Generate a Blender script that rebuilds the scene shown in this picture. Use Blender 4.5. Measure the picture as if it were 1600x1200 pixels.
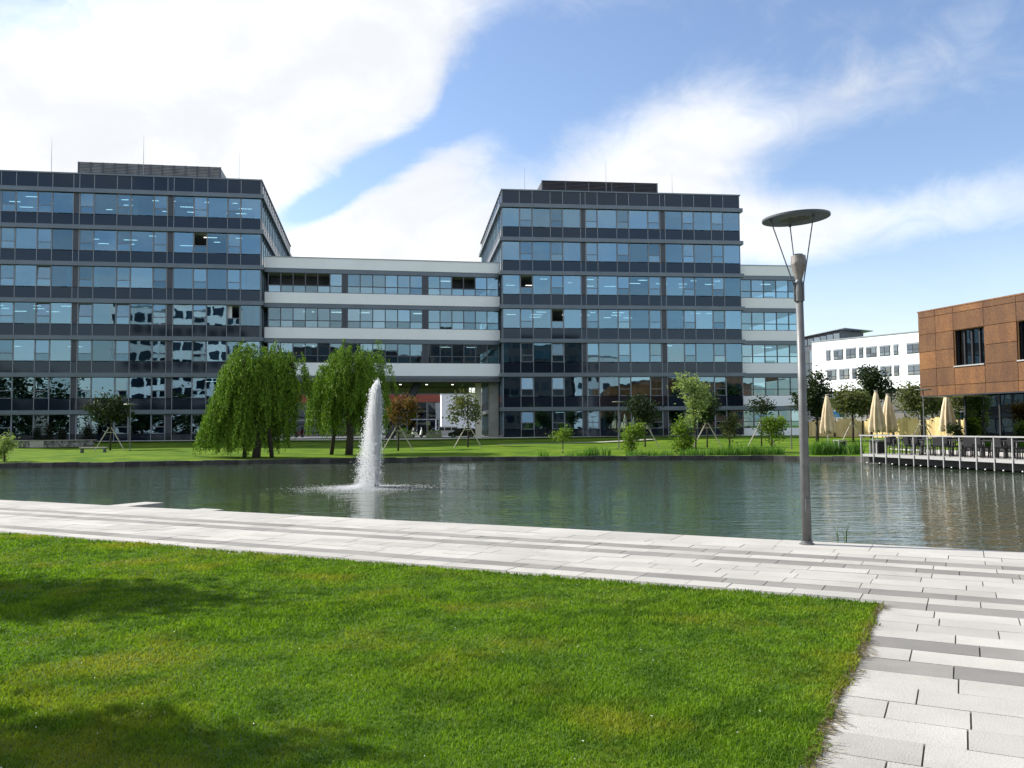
import bpy, bmesh, math, random
import numpy as np
from mathutils import Vector, Matrix, Euler
random.seed(7); RNG = np.random.default_rng(7)
S = bpy.context.scene; COL = S.collection
for o in list(bpy.data.objects): bpy.data.objects.remove(o)

# ------------------------------------------------------------------ camera
F = 1350.0; HOR = 668.0; ROLL = math.atan(0.008); EYE = 1.6           # focal length and horizon in photo pixels (1600x1200)
PITCH = math.atan((HOR - 600) / F)
FW = Vector((0, math.cos(PITCH), math.sin(PITCH))); U0 = Vector((0, -math.sin(PITCH), math.cos(PITCH))); R0 = Vector((1, 0, 0))
RT = R0 * math.cos(ROLL) - U0 * math.sin(ROLL); UP = R0 * math.sin(ROLL) + U0 * math.cos(ROLL)
CAM = Vector((0, 0, EYE))
cd = bpy.data.cameras.new('camera'); cam = bpy.data.objects.new('camera', cd); COL.objects.link(cam)
cd.sensor_width = 36; cd.lens = 36 * F / 1600; cd.clip_start = 0.05; cd.clip_end = 6000
M = Matrix((RT, UP, -FW)).transposed().to_4x4(); M.translation = CAM
cam.matrix_world = M
S.camera = cam
def ray(x, y): return FW * F + RT * (x - 800) + UP * (600 - y)
def gz(x, y, z=0.0):                     # where a photo pixel's direction meets height z
    d = ray(x, y); return CAM + d * ((z - EYE) / d.z)
def gy(x, y, Y):                         # ... meets depth Y
    d = ray(x, y); return CAM + d * (Y / d.y)

# ------------------------------------------------------------------ sun, sky, exposure
SUN_EL = math.radians(37); SAZ = math.atan2(-0.942, 0.335)
SUNV = Vector((math.sin(SAZ) * math.cos(SUN_EL), math.cos(SAZ) * math.cos(SUN_EL), math.sin(SUN_EL)))
sd = bpy.data.lights.new('sun', 'SUN'); sd.energy = 4.7; sd.angle = math.radians(0.6); sd.color = (1.0, 0.95, 0.86)
sun = bpy.data.objects.new('sun', sd); COL.objects.link(sun)
sun.rotation_euler = (-SUNV).to_track_quat('-Z', 'Y').to_euler(); sun.location = (-60, 20, 60)
S.view_settings.view_transform = 'Standard'; S.view_settings.look = 'None'
S.view_settings.exposure = 0.76; S.view_settings.gamma = 1.0; S.view_settings.use_curve_mapping = False
S.cycles.max_bounces = 6; S.cycles.diffuse_bounces = 3; S.cycles.glossy_bounces = 4; S.cycles.transmission_bounces = 4; S.cycles.transparent_max_bounces = 10

class NT:
    """tiny node helper"""
    def __init__(s, t): s.t = t; s.n = t.nodes; s.l = t.links
    def new(s, typ, **kw):
        n = s.n.new(typ)
        for k, v in kw.items(): setattr(n, k, v)
        return n
    def put(s, sock, v):
        if v is None: return
        if hasattr(v, 'is_output') or isinstance(v, bpy.types.NodeSocket): s.l.new(v, sock)
        else: sock.default_value = v
    def math(s, op, a, b=None, c=None, clamp=False):
        n = s.new('ShaderNodeMath', operation=op, use_clamp=clamp)
        for i, v in enumerate((a, b, c)): s.put(n.inputs[i], v) if v is not None else None
        return n.outputs[0]
    def mix(s, f, a, b, typ='MIX'):
        n = s.new('ShaderNodeMix', data_type='RGBA', blend_type=typ)
        s.put(n.inputs[0], f); s.put(n.inputs[6], a); s.put(n.inputs[7], b); return n.outputs[2]
    def noise(s, vec, scale, detail=4, rough=.55, dist=0.0):
        n = s.new('ShaderNodeTexNoise'); s.put(n.inputs['Vector'], vec); n.inputs['Scale'].default_value = scale
        n.inputs['Detail'].default_value = detail; n.inputs['Roughness'].default_value = rough; n.inputs['Distortion'].default_value = dist
        return n.outputs[0]
    def ramp(s, f, lo, hi, a=0.0, b=1.0):
        n = s.new('ShaderNodeMapRange', interpolation_type='SMOOTHSTEP'); s.put(n.inputs[0], f)
        for i, v in zip((1, 2, 3, 4), (lo, hi, a, b)): n.inputs[i].default_value = v
        return n.outputs[0]
    def vmul(s, v, t3):
        n = s.new('ShaderNodeVectorMath', operation='MULTIPLY'); s.put(n.inputs[0], v); n.inputs[1].default_value = t3; return n.outputs[0]

def build_world():
    w = bpy.data.worlds.new('World'); S.world = w; w.use_nodes = True
    T = NT(w.node_tree); T.n.clear()
    out = T.new('ShaderNodeOutputWorld'); bg = T.new('ShaderNodeBackground'); bg.inputs[1].default_value = 0.15
    sky = T.new('ShaderNodeTexSky', sky_type='NISHITA'); sky.sun_disc = False; sky.sun_elevation = SUN_EL; sky.sun_rotation = SAZ
    sky.air_density = 1.0; sky.dust_density = 0.6; sky.ozone_density = 2.2
    tc = T.new('ShaderNodeTexCoord'); d = tc.outputs['Generated']
    sep = T.new('ShaderNodeSeparateXYZ'); T.put(sep.inputs[0], d); x, y, z = sep.outputs
    # a flat cloud deck seen in perspective gives the wisps
    zz = T.math('ADD', T.math('MAXIMUM', z, 0.0), 0.16)
    cv = T.new('ShaderNodeCombineXYZ'); T.put(cv.inputs[0], T.math('DIVIDE', x, zz)); T.put(cv.inputs[1], T.math('DIVIDE', y, zz))
    n1 = T.noise(cv.outputs[0], 0.55, 8, .58, .5)
    cv2 = T.vmul(d, (3.2, 3.2, 5.0)); n2 = T.noise(cv2, 1.6, 9, .6, .6)
    n3 = T.noise(cv2, 0.55, 3, .5, .2); n4 = T.noise(T.vmul(d, (3.0, 3.0, 4.2)), 5.0, 7, .62, 1.2)
    # the large cloud banks: soft lobes over a direction map (tan azimuth, tan elevation) of the half of the sky ahead
    ys = T.math('MAXIMUM', y, 0.08)
    wob = T.math('MULTIPLY', T.math('SUBTRACT', n2, .5), .16)
    u = T.math('ADD', T.math('DIVIDE', x, ys), wob)
    v = T.math('ADD', T.math('DIVIDE', z, ys), T.math('MULTIPLY', T.math('SUBTRACT', n3, .5), .16))
    front = T.ramp(y, 0.05, 0.4)
    lobes = [  # photo px centre, half sizes in px, tilt deg, weight
        (120, 130, 520, 190, 8, 1.15), (480, 40, 330, 110, 22, .9), (640, 130, 150, 60, 38, .4), (250, 330, 420, 120, 0, .8),
        (640, 330, 190, 120, 35, .62), (560, 420, 260, 70, 0, .6), (700, 200, 110, 38, 30, .3),
        (980, 290, 220, 115, 28, .72), (1090, 190, 150, 75, 40, .42), (900, 400, 240, 60, 0, .4), (1180, 340, 180, 70, -10, .5),
        (1430, 320, 320, 55, 6, .52), (1330, 120, 330, 45, 26, .3), (1400, 500, 160, 22, 0, .25),
        (815, 90, 95, 110, 0, -.8), (590, 212, 210, 34, 34, -1.35), (470, 290, 70, 26, 20, -.6), (1480, 420, 260, 45, 5, -.35), (1420, 215, 260, 50, 15, -.3), (1000, 60, 220, 70, 10, -.3)]
    tot = None
    for px, py, a, b, tilt, wgt in lobes:
        cu, cvv = (px - 800) / F, (HOR - py) / F; t = math.radians(tilt)
        du = T.math('SUBTRACT', u, cu); dv = T.math('SUBTRACT', v, cvv)
        e1 = T.math('MULTIPLY_ADD', du, math.cos(t) / (a / F), T.math('MULTIPLY', dv, math.sin(t) / (a / F)))
        e2 = T.math('MULTIPLY_ADD', du, -math.sin(t) / (b / F), T.math('MULTIPLY', dv, math.cos(t) / (b / F)))
        r2 = T.math('ADD', T.math('MULTIPLY', e1, e1), T.math('MULTIPLY', e2, e2))
        g = T.math('MULTIPLY', T.math('POWER', 2.718, T.math('MULTIPLY', r2, -1.0)), wgt)
        tot = g if tot is None else T.math('ADD', tot, g)
    tot = T.math('MULTIPLY', tot, front)
    back = T.math('MULTIPLY', T.math('SUBTRACT', 1.0, front), 0.42)
    base = T.math('ADD', T.math('ADD', tot, back), T.math('MULTIPLY', T.math('SUBTRACT', n1, .5), T.math('MULTIPLY_ADD', front, -1.3, 1.9)))
    base = T.math('ADD', base, T.math('MULTIPLY', T.math('SUBTRACT', n2, .5), 1.0))
    base = T.math('ADD', base, T.math('MULTIPLY', T.math('SUBTRACT', n4, .5), .55))
    mask = T.ramp(base, -0.05, 0.95)
    haze = T.math('MULTIPLY', T.ramp(z, 0.28, -0.02), .36)
    mask = T.math('MAXIMUM', mask, haze)
    thick = T.ramp(T.math('ADD', T.math('MULTIPLY', n2, .55), T.math('ADD', T.math('MULTIPLY', n3, .5), T.math('MULTIPLY', base, .05))), .44, .72)
    cloud = T.mix(thick, (5.1, 5.15, 5.2, 1), (3.6, 3.68, 3.85, 1))
    hs = T.new('ShaderNodeHueSaturation'); hs.inputs['Saturation'].default_value = 1.0; hs.inputs['Value'].default_value = .80
    T.put(hs.inputs['Color'], sky.outputs[0])
    air = T.mix(1.0, hs.outputs[0], (1.02, .985, 1.0, 1), 'MULTIPLY'); T.put(bg.inputs[0], T.mix(mask, air, cloud)); T.l.new(bg.outputs[0], out.inputs[0])
build_world()

# ------------------------------------------------------------------ materials
MATS = {}
def mat(name, color, rough=.6, metal=0.0, var=0.0, scale=3.0, bump=0.0, bscale=40.0, color2=None, spec=.5, rnd=0.0, ior=1.5, emit=0.0, speck=0.0):
    if name in MATS: return MATS[name]
    m = bpy.data.materials.new(name); m.use_nodes = True; T = NT(m.node_tree); p = T.n['Principled BSDF']
    p.inputs['Roughness'].default_value = rough; p.inputs['Metallic'].default_value = metal; p.inputs['IOR'].default_value = ior
    p.inputs['Specular IOR Level'].default_value = spec
    pos = T.new('ShaderNodeNewGeometry').outputs['Position']
    c = (*color, 1)
    col = None
    if color2 or var:
        c2 = (*color2, 1) if color2 else tuple(v * (1 - var) for v in color) + (1,)
        col = T.mix(T.ramp(T.noise(pos, scale, 6, .6), .35, .65), c, c2)
    if speck:
        st = T.ramp(T.noise(pos, .8, 9, .72, .4), .5, .78); col = T.mix(T.math('MULTIPLY', st, .42), col if col else c, (.20, .185, .155, 1))
        sp = T.ramp(T.noise(pos, 130, 2, .7), .36, .62); col = T.mix(T.math('MULTIPLY', sp, speck), col if col else c, (.12, .11, .10, 1))
    if rnd:
        oi = T.new('ShaderNodeObjectInfo').outputs['Random']; gi = T.new('ShaderNodeNewGeometry').outputs['Random Per Island']
        r = T.math('FRACT', T.math('ADD', oi, gi)); k = T.math('MULTIPLY_ADD', r, 2 * rnd, 1 - rnd)
        cc = T.new('ShaderNodeCombineXYZ'); [T.put(cc.inputs[i], k) for i in range(3)]
        col = T.mix(1.0, col if col else c, cc.outputs[0], 'MULTIPLY')
    if col: T.put(p.inputs['Base Color'], col)
    else: p.inputs['Base Color'].default_value = c
    if bump:
        b = T.new('ShaderNodeBump'); b.inputs['Strength'].default_value = bump; b.inputs['Distance'].default_value = .01
        T.put(b.inputs['Height'], T.noise(pos, bscale, 5, .6)); T.l.new(b.outputs[0], p.inputs['Normal'])
    if emit:
        p.inputs['Emission Color'].default_value = c; p.inputs['Emission Strength'].default_value = emit
    MATS[name] = m; return m

def glass_mat(name, refl, tint, rcol, wave=.0035, wscale=.55):
    """coated facade glass: see-through tint plus a mirror coat, faintly bowed"""
    m = bpy.data.materials.new(name); m.use_nodes = True; T = NT(m.node_tree); T.n.clear()
    out = T.new('ShaderNodeOutputMaterial'); pos = T.new('ShaderNodeNewGeometry').outputs['Position']
    tr = T.new('ShaderNodeBsdfTransparent'); tr.inputs[0].default_value = (*tint, 1)
    gl = T.new('ShaderNodeBsdfGlossy'); gl.inputs['Roughness'].default_value = 0.004; gl.inputs['Color'].default_value = (*rcol, 1)
    b = T.new('ShaderNodeBump'); b.inputs['Strength'].default_value = 1.0; b.inputs['Distance'].default_value = wave
    T.put(b.inputs['Height'], T.noise(pos, wscale, 2, .5)); T.l.new(b.outputs[0], gl.inputs['Normal'])
    lw = T.new('ShaderNodeLayerWeight'); lw.inputs[0].default_value = .3
    rr = T.math('MULTIPLY_ADD', T.new('ShaderNodeObjectInfo').outputs['Random'], refl * .8, refl * .6)
    f = T.math('MULTIPLY_ADD', lw.outputs['Fresnel'], 1 - refl, rr, clamp=True)
    mx = T.new('ShaderNodeMixShader'); T.put(mx.inputs[0], f); T.l.new(tr.outputs[0], mx.inputs[1]); T.l.new(gl.outputs[0], mx.inputs[2])
    T.l.new(mx.outputs[0], out.inputs[0]); MATS[name] = m; return m

def leaf_mat(name, c1, c2, trans=.45, scale=.8, yellow=None, dark=None):
    m = bpy.data.materials.new(name); m.use_nodes = True; T = NT(m.node_tree); T.n.clear()
    out = T.new('ShaderNodeOutputMaterial'); g = T.new('ShaderNodeNewGeometry')
    col = T.mix(g.outputs['Random Per Island'], (*c1, 1), (*c2, 1))
    if dark: col = T.mix(T.math('MULTIPLY', T.ramp(T.noise(g.outputs['Position'], 2.6, 5, .65), .42, .62), .75), col, (*dark, 1))
    if yellow:
        col = T.mix(T.math('MULTIPLY', T.ramp(T.noise(g.outputs['Position'], scale, 4, .6), .5, .68), .8), col, (*yellow, 1))
    d = T.new('ShaderNodeBsdfPrincipled'); d.inputs['Roughness'].default_value = .6; d.inputs['Specular IOR Level'].default_value = .12
    t = T.new('ShaderNodeBsdfTranslucent'); T.put(d.inputs['Base Color'], col)
    T.put(t.inputs[0], T.mix(1.0, col, (1.25, 1.35, .6, 1), 'MULTIPLY'))
    mx = T.new('ShaderNodeMixShader'); mx.inputs[0].default_value = trans
    T.l.new(d.outputs[0], mx.inputs[1]); T.l.new(t.outputs[0], mx.inputs[2]); T.l.new(mx.outputs[0], out.inputs[0]); MATS[name] = m; return m

GLASS = glass_mat('window_glass', .25, (.42, .60, .66), (.52, .74, .86))
GLASS2 = glass_mat('clear_glass', .26, (.48, .62, .66), (.58, .78, .86))
DGLASS = glass_mat('dark_glass', .20, (.10, .12, .15), (.8, .9, 1.0))
SPAN = mat('spandrel_glass', (.009, .014, .025), .05, 0, ior=1.55, rnd=.3)
MATS['spandrel_glass'].node_tree.nodes['Principled BSDF'].inputs['Specular Tint'].default_value = (.74, .87, 1, 1)
ALU = mat('grey_blue_aluminium', (.15, .18, .21), .38, .55, var=.12, scale=.6)
MULL = mat('mullion_grey', (.30, .33, .37), .4, .3)
FRAME = mat('dark_frame', (.075, .085, .105), .45)
SASH = mat('sash_frame', (.19, .21, .25), .45)
PIL = mat('pilaster_dark', (.045, .05, .065), .3)
WHITE = mat('white_render', (.86, .88, .91), .7, var=.05, scale=.35, bump=.08, bscale=25)
CEIL = mat('ceiling_white', (.55, .56, .56), .8)
ROOM = mat('room_wall', (.34, .35, .36), .8, var=.3, scale=.3)
CARPET = mat('carpet', (.10, .10, .11), .9)
BLIND = mat('blind_white', (.78, .79, .80), .8)
LIGHT = mat('ceiling_lamp', (1, .97, .9), .5, emit=2.0)
DESK = mat('desk', (.45, .42, .38), .6, rnd=.5)
CONC = mat('concrete', (.38, .36, .33), .8, var=.2, scale=1.5, bump=.2, bscale=12)
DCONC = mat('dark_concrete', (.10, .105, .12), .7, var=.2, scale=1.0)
CREAM = mat('cream_soffit', (.72, .68, .55), .8)
LOUV = mat('louvre_metal', (.27, .28, .29), .5, .3, var=.3, scale=1.2)
LOUVD = mat('louvre_dark', (.05, .05, .06), .5, .2, var=.3, scale=1.2)
STEEL = mat('galvanised_steel', (.16, .165, .17), .5, .3, var=.25, scale=5, bump=.1, bscale=60)
RAILM = mat('pale_rail_metal', (.42, .42, .42), .4, .3)
BLACK = mat('black_plastic', (.015, .015, .018), .5)
BARK = mat('bark', (.07, .055, .045), .9, var=.4, scale=9, bump=.6, bscale=30)
STAKE = mat('stake_wood', (.50, .45, .38), .8, var=.2, scale=4)
SOIL = mat('soil', (.045, .035, .025), .95)

# ------------------------------------------------------------------ object helpers
def setp(o, label=None, cat=None, group=None, kind=None):
    for k, v in (('label', label), ('category', cat), ('group', group), ('kind', kind)):
        if v: o[k] = v
    return o
def thing(name, label, cat, loc=(0, 0, 0), rz=0.0, group=None):
    o = bpy.data.objects.new(name, None); COL.objects.link(o); o.location = loc; o.rotation_euler = (0, 0, rz); o.empty_display_size = .3
    return setp(o, label, cat, group)
def obj(name, me, parent=None, loc=None, rot=None):
    o = bpy.data.objects.new(name, me); COL.objects.link(o)
    if parent: o.parent = parent
    if loc is not None: o.location = loc
    if rot is not None: o.rotation_euler = rot
    return o
UNIT = {}
def unit(m):
    if m.name not in UNIT:
        me = bpy.data.meshes.new('box_' + m.name)
        v = [(a, b, c) for a in (-.5, .5) for b in (-.5, .5) for c in (-.5, .5)]
        me.from_pydata(v, [], [(0, 1, 3, 2), (4, 6, 7, 5), (0, 4, 5, 1), (2, 3, 7, 6), (0, 2, 6, 4), (1, 5, 7, 3)])
        me.materials.append(m); UNIT[m.name] = me
    return UNIT[m.name]
def box(name, m, parent, x0, x1, y0, y1, z0, z1, rot=None):
    o = obj(name, unit(m), parent, ((x0 + x1) / 2, (y0 + y1) / 2, (z0 + z1) / 2), rot)
    o.scale = (abs(x1 - x0), abs(y1 - y0), abs(z1 - z0)); return o
class MB:
    """collects shapes into one mesh"""
    def __init__(s): s.v = []; s.f = []
    def add(s, v, f):
        n = len(s.v); s.v += [tuple(p) for p in v]; s.f += [tuple(i + n for i in q) for q in f]; return s
    def box(s, x0, x1, y0, y1, z0, z1, M=None):
        v = [Vector((a, b, c)) for a in (x0, x1) for b in (y0, y1) for c in (z0, z1)]
        if M: v = [M @ p for p in v]
        return s.add(v, [(0, 1, 3, 2), (4, 6, 7, 5), (0, 4, 5, 1), (2, 3, 7, 6), (0, 2, 6, 4), (1, 5, 7, 3)])
    def tube(s, pts, rad, k=8):
        pts = [Vector(p) for p in pts]; rings = []
        rad = rad if hasattr(rad, '__len__') else [rad] * len(pts)
        for i, p in enumerate(pts):
            t = (pts[min(i + 1, len(pts) - 1)] - pts[max(i - 1, 0)]).normalized()
            a = t.cross(Vector((0, 0, 1)) if abs(t.z) < .95 else Vector((1, 0, 0))).normalized(); b = t.cross(a)
            rings.append([p + (a * math.cos(q * 2 * math.pi / k) + b * math.sin(q * 2 * math.pi / k)) * rad[i] for q in range(k)])
        v = [q for r in rings for q in r]
        f = [(i * k + q, i * k + (q + 1) % k, (i + 1) * k + (q + 1) % k, (i + 1) * k + q) for i in range(len(pts) - 1) for q in range(k)]
        f += [tuple(range(k)), tuple(range((len(pts) - 1) * k, len(pts) * k))]
        return s.add(v, f)
    def lathe(s, prof, k=16, c=(0, 0, 0)):
        v = [(c[0] + r * math.cos(q * 2 * math.pi / k), c[1] + r * math.sin(q * 2 * math.pi / k), c[2] + z) for r, z in prof for q in range(k)]
        n = len(prof)
        f = [(i * k + q, i * k + (q + 1) % k, (i + 1) * k + (q + 1) % k, (i + 1) * k + q) for i in range(n - 1) for q in range(k)]
        f += [tuple(range(k)), tuple(range((n - 1) * k, n * k))]
        return s.add(v, f)
    def prism(s, poly, y0, y1):
        n = len(poly); v = [(x, y0, z) for x, z in poly] + [(x, y1, z) for x, z in poly]
        f = [tuple(range(n)), tuple(range(2 * n - 1, n - 1, -1))] + [(i, i + n, (i + 1) % n + n, (i + 1) % n) for i in range(n)]
        return s.add(v, f)
    def mesh(s, name, m, smooth=False, bevel=0.0):
        me = bpy.data.meshes.new(name); me.from_pydata(s.v, [], s.f); me.validate()
        bm = bmesh.new(); bm.from_mesh(me)
        bmesh.ops.recalc_face_normals(bm, faces=bm.faces)
        if bevel: bmesh.ops.bevel(bm, geom=list(bm.edges), offset=bevel, segments=2, affect='EDGES', clamp_overlap=True)
        bm.to_mesh(me); bm.free(); me.materials.append(m)
        if smooth: me.shade_smooth()
        return me
    def build(s, name, m, parent=None, smooth=False, bevel=0.0, loc=None, rot=None):
        return obj(name, s.mesh(name, m, smooth, bevel), parent, loc, rot)
def np_mesh(name, V, Fc, m):
    """numpy verts (N,3), faces (M,k)"""
    me = bpy.data.meshes.new(name); Fc = np.asarray(Fc, np.int32); k = Fc.shape[1]
    me.vertices.add(len(V)); me.vertices.foreach_set('co', np.asarray(V, np.float32).ravel())
    me.loops.add(Fc.size); me.loops.foreach_set('vertex_index', Fc.ravel())
    me.polygons.add(len(Fc)); me.polygons.foreach_set('loop_start', np.arange(0, Fc.size, k, dtype=np.int32))
    me.update(calc_edges=True); me.materials.append(m); return me
def quads(C, A, B):
    """leaf quads (diamond-ish) from centres, long half axis A, short half axis B"""
    n = len(C); V = np.empty((n, 4, 3)); V[:, 0] = C - A; V[:, 1] = C + B * 1.0 - A * .1; V[:, 2] = C + A; V[:, 3] = C - B - A * .1
    return V.reshape(-1, 3), np.arange(4 * n).reshape(n, 4)
def rvec(n):
    v = RNG.normal(size=(n, 3)); return v / np.linalg.norm(v, axis=1, keepdims=True)
def copy_tree(o, parent=None):
    c = o.copy(); COL.objects.link(c)
    if parent: c.parent = parent
    for ch in [q for q in bpy.data.objects if q.parent == o]: copy_tree(ch, c)
    return c

# ------------------------------------------------------------------ terrain
PA = math.radians(-27.5); PD = Vector((math.cos(PA), math.sin(PA), 0)); PN = Vector((-PD.y, PD.x, 0))   # path direction, and across it to the water
def pn(d, n, z=0.0): return PD * d + PN * n + Vector((0, 0, z))
WZ = -0.35
bank_px = [(-900, 745), (-400, 738), (0, 731), (200, 729), (350, 726), (560, 722), (800, 720), (1000, 719), (1200, 719), (1335, 721)]
BANK = [gz(x, y, WZ) for x, y in bank_px] + [Vector((18.9, 44.6, WZ)), Vector((21.6, 34, WZ)), Vector((24, 25, WZ)), Vector((28, 12, WZ)), Vector((34, -6, WZ))]
def resample(P, n):
    L = [0.0]
    for a, b in zip(P, P[1:]): L.append(L[-1] + (b - a).length)
    out = []
    for i in range(n):
        t = L[-1] * i / (n - 1); j = max(k for k in range(len(L) - 1) if L[k] <= t + 1e-9)
        out.append(P[j].lerp(P[j + 1], min(1, (t - L[j]) / (L[j + 1] - L[j]))))
    return out
BK = resample(BANK, 150)
def smooth(t): t = max(0, min(1, t)); return t * t * (3 - 2 * t)
def gheight(t):
    if t <= .05: return -0.13
    a = -0.13 + .17 * smooth(t / 7) + .10 * smooth((t - 7) / 14) + .41 * smooth((t - 24) / 12)
    return a - .62 * smooth((t - 48) / 40)
def ground_at(X, Y):                                  # height of the far land at a point in front of the blocks
    best = min(BK, key=lambda p: (p.x - X) ** 2 + (p.y - Y) ** 2)
    return gheight(math.hypot(best.x - X, best.y - Y))

GRASSFAR = mat('far_lawn', (.055, .115, .012), .9, color2=(.12, .185, .016), scale=.5, bump=1.0, bscale=7, spec=.05)
def build_land():
    ts = [0, .05, .6, 1.5, 3, 5, 7, 9, 12, 15, 18, 22, 26, 30, 36, 44, 55, 70, 90, 130, 220, 500, 1500, 4500]
    V = []; n = len(BK)
    for i, p in enumerate(BK):
        s = i / (n - 1); a = math.radians(105 - 105 * smooth((s - .35) / .55)); D = Vector((math.cos(a), math.sin(a), 0))
        for t in ts:
            q = p + D * t; z = gheight(t) if t > 0 else -1.0
            z += .10 * math.sin(q.x * .23 + 1) * smooth(t / 6) * (1 - smooth((t - 22) / 10))
            V.append((q.x, q.y, z))
    k = len(ts); Fc = [(i * k + j, (i + 1) * k + j, (i + 1) * k + j + 1, i * k + j + 1) for i in range(n - 1) for j in range(k - 1)]
    me = np_mesh('ground', np.array(V), Fc, GRASSFAR); me.shade_smooth()
    o = obj('ground', me); o['kind'] = 'structure'
    bm = bmesh.new(); bm.from_mesh(me); bmesh.ops.recalc_face_normals(bm, faces=bm.faces)
    if sum(f.normal.z for f in bm.faces) < 0: bmesh.ops.reverse_faces(bm, faces=bm.faces)
    bm.to_mesh(me); bm.free()
    # stone edging of the bank, laid in lengths
    mb = bpy.data.materials; m = mat('edging_stone', (.07, .07, .065), .85, var=.5, scale=2, bump=.4, bscale=10, rnd=.35)
    edge = thing('pond_edging', 'low dark stone edging along the far bank of the pond', 'edging')
    E = resample(BANK, 200)
    for a, b in zip(E, E[1:]):
        if not (-40 < a.x < 22 and a.y > 28): continue
        d = b - a; L = d.length; h = random.uniform(-.02, .02)
        box('edging_stone', m, edge, -L / 2 + .01, L / 2 - .01, -.16, .16, -.3, .27 + h).matrix_local = \
            Matrix.Translation(((a + b) / 2) + Vector((0, 0, -.02 + h))) @ Matrix.Rotation(math.atan2(d.y, d.x) + random.uniform(-.01, .01), 4, 'Z') @ Matrix.Diagonal((L - .02, .32, .56, 1))
build_land()

def water():
    m = bpy.data.materials.new('pond_water'); m.use_nodes = True; T = NT(m.node_tree); p = T.n['Principled BSDF']
    p.inputs['Base Color'].default_value = (.046, .066, .038, 1); p.inputs['Roughness'].default_value = .02; p.inputs['IOR'].default_value = 1.40
    pos = T.new('ShaderNodeNewGeometry').outputs['Position']
    big = T.noise(T.vmul(pos, (.7, 1.6, 1)), .5, 3, .5); n1 = T.noise(T.vmul(pos, (.55, 1.9, 1)), 2.4, 2, .45, .8); n2 = T.noise(T.vmul(pos, (.6, 1.8, 1)), 6.5, 2, .5)
    calm = T.ramp(T.noise(T.vmul(pos, (.5, 1, 1)), .10, 3, .5), .35, .62, .35, 1.0); n1 = T.math('MULTIPLY', n1, calm)
    h = T.math('ADD', T.math('MULTIPLY', n1, 1.25), T.math('ADD', T.math('MULTIPLY', big, 1.3), T.math('MULTIPLY', n2, .22)))
    b = T.new('ShaderNodeBump'); b.inputs['Strength'].default_value = 1.0; b.inputs['Distance'].default_value = .024
    T.put(b.inputs['Height'], h); T.l.new(b.outputs[0], p.inputs['Normal'])
    me = bpy.data.meshes.new('pond_water'); me.from_pydata([(-220, -40, WZ), (60, -40, WZ), (60, 75, WZ), (-220, 75, WZ)], [], [(0, 1, 2, 3)]); me.materials.append(m)
    o = obj('water', me); o['kind'] = 'structure'
water()

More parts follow.
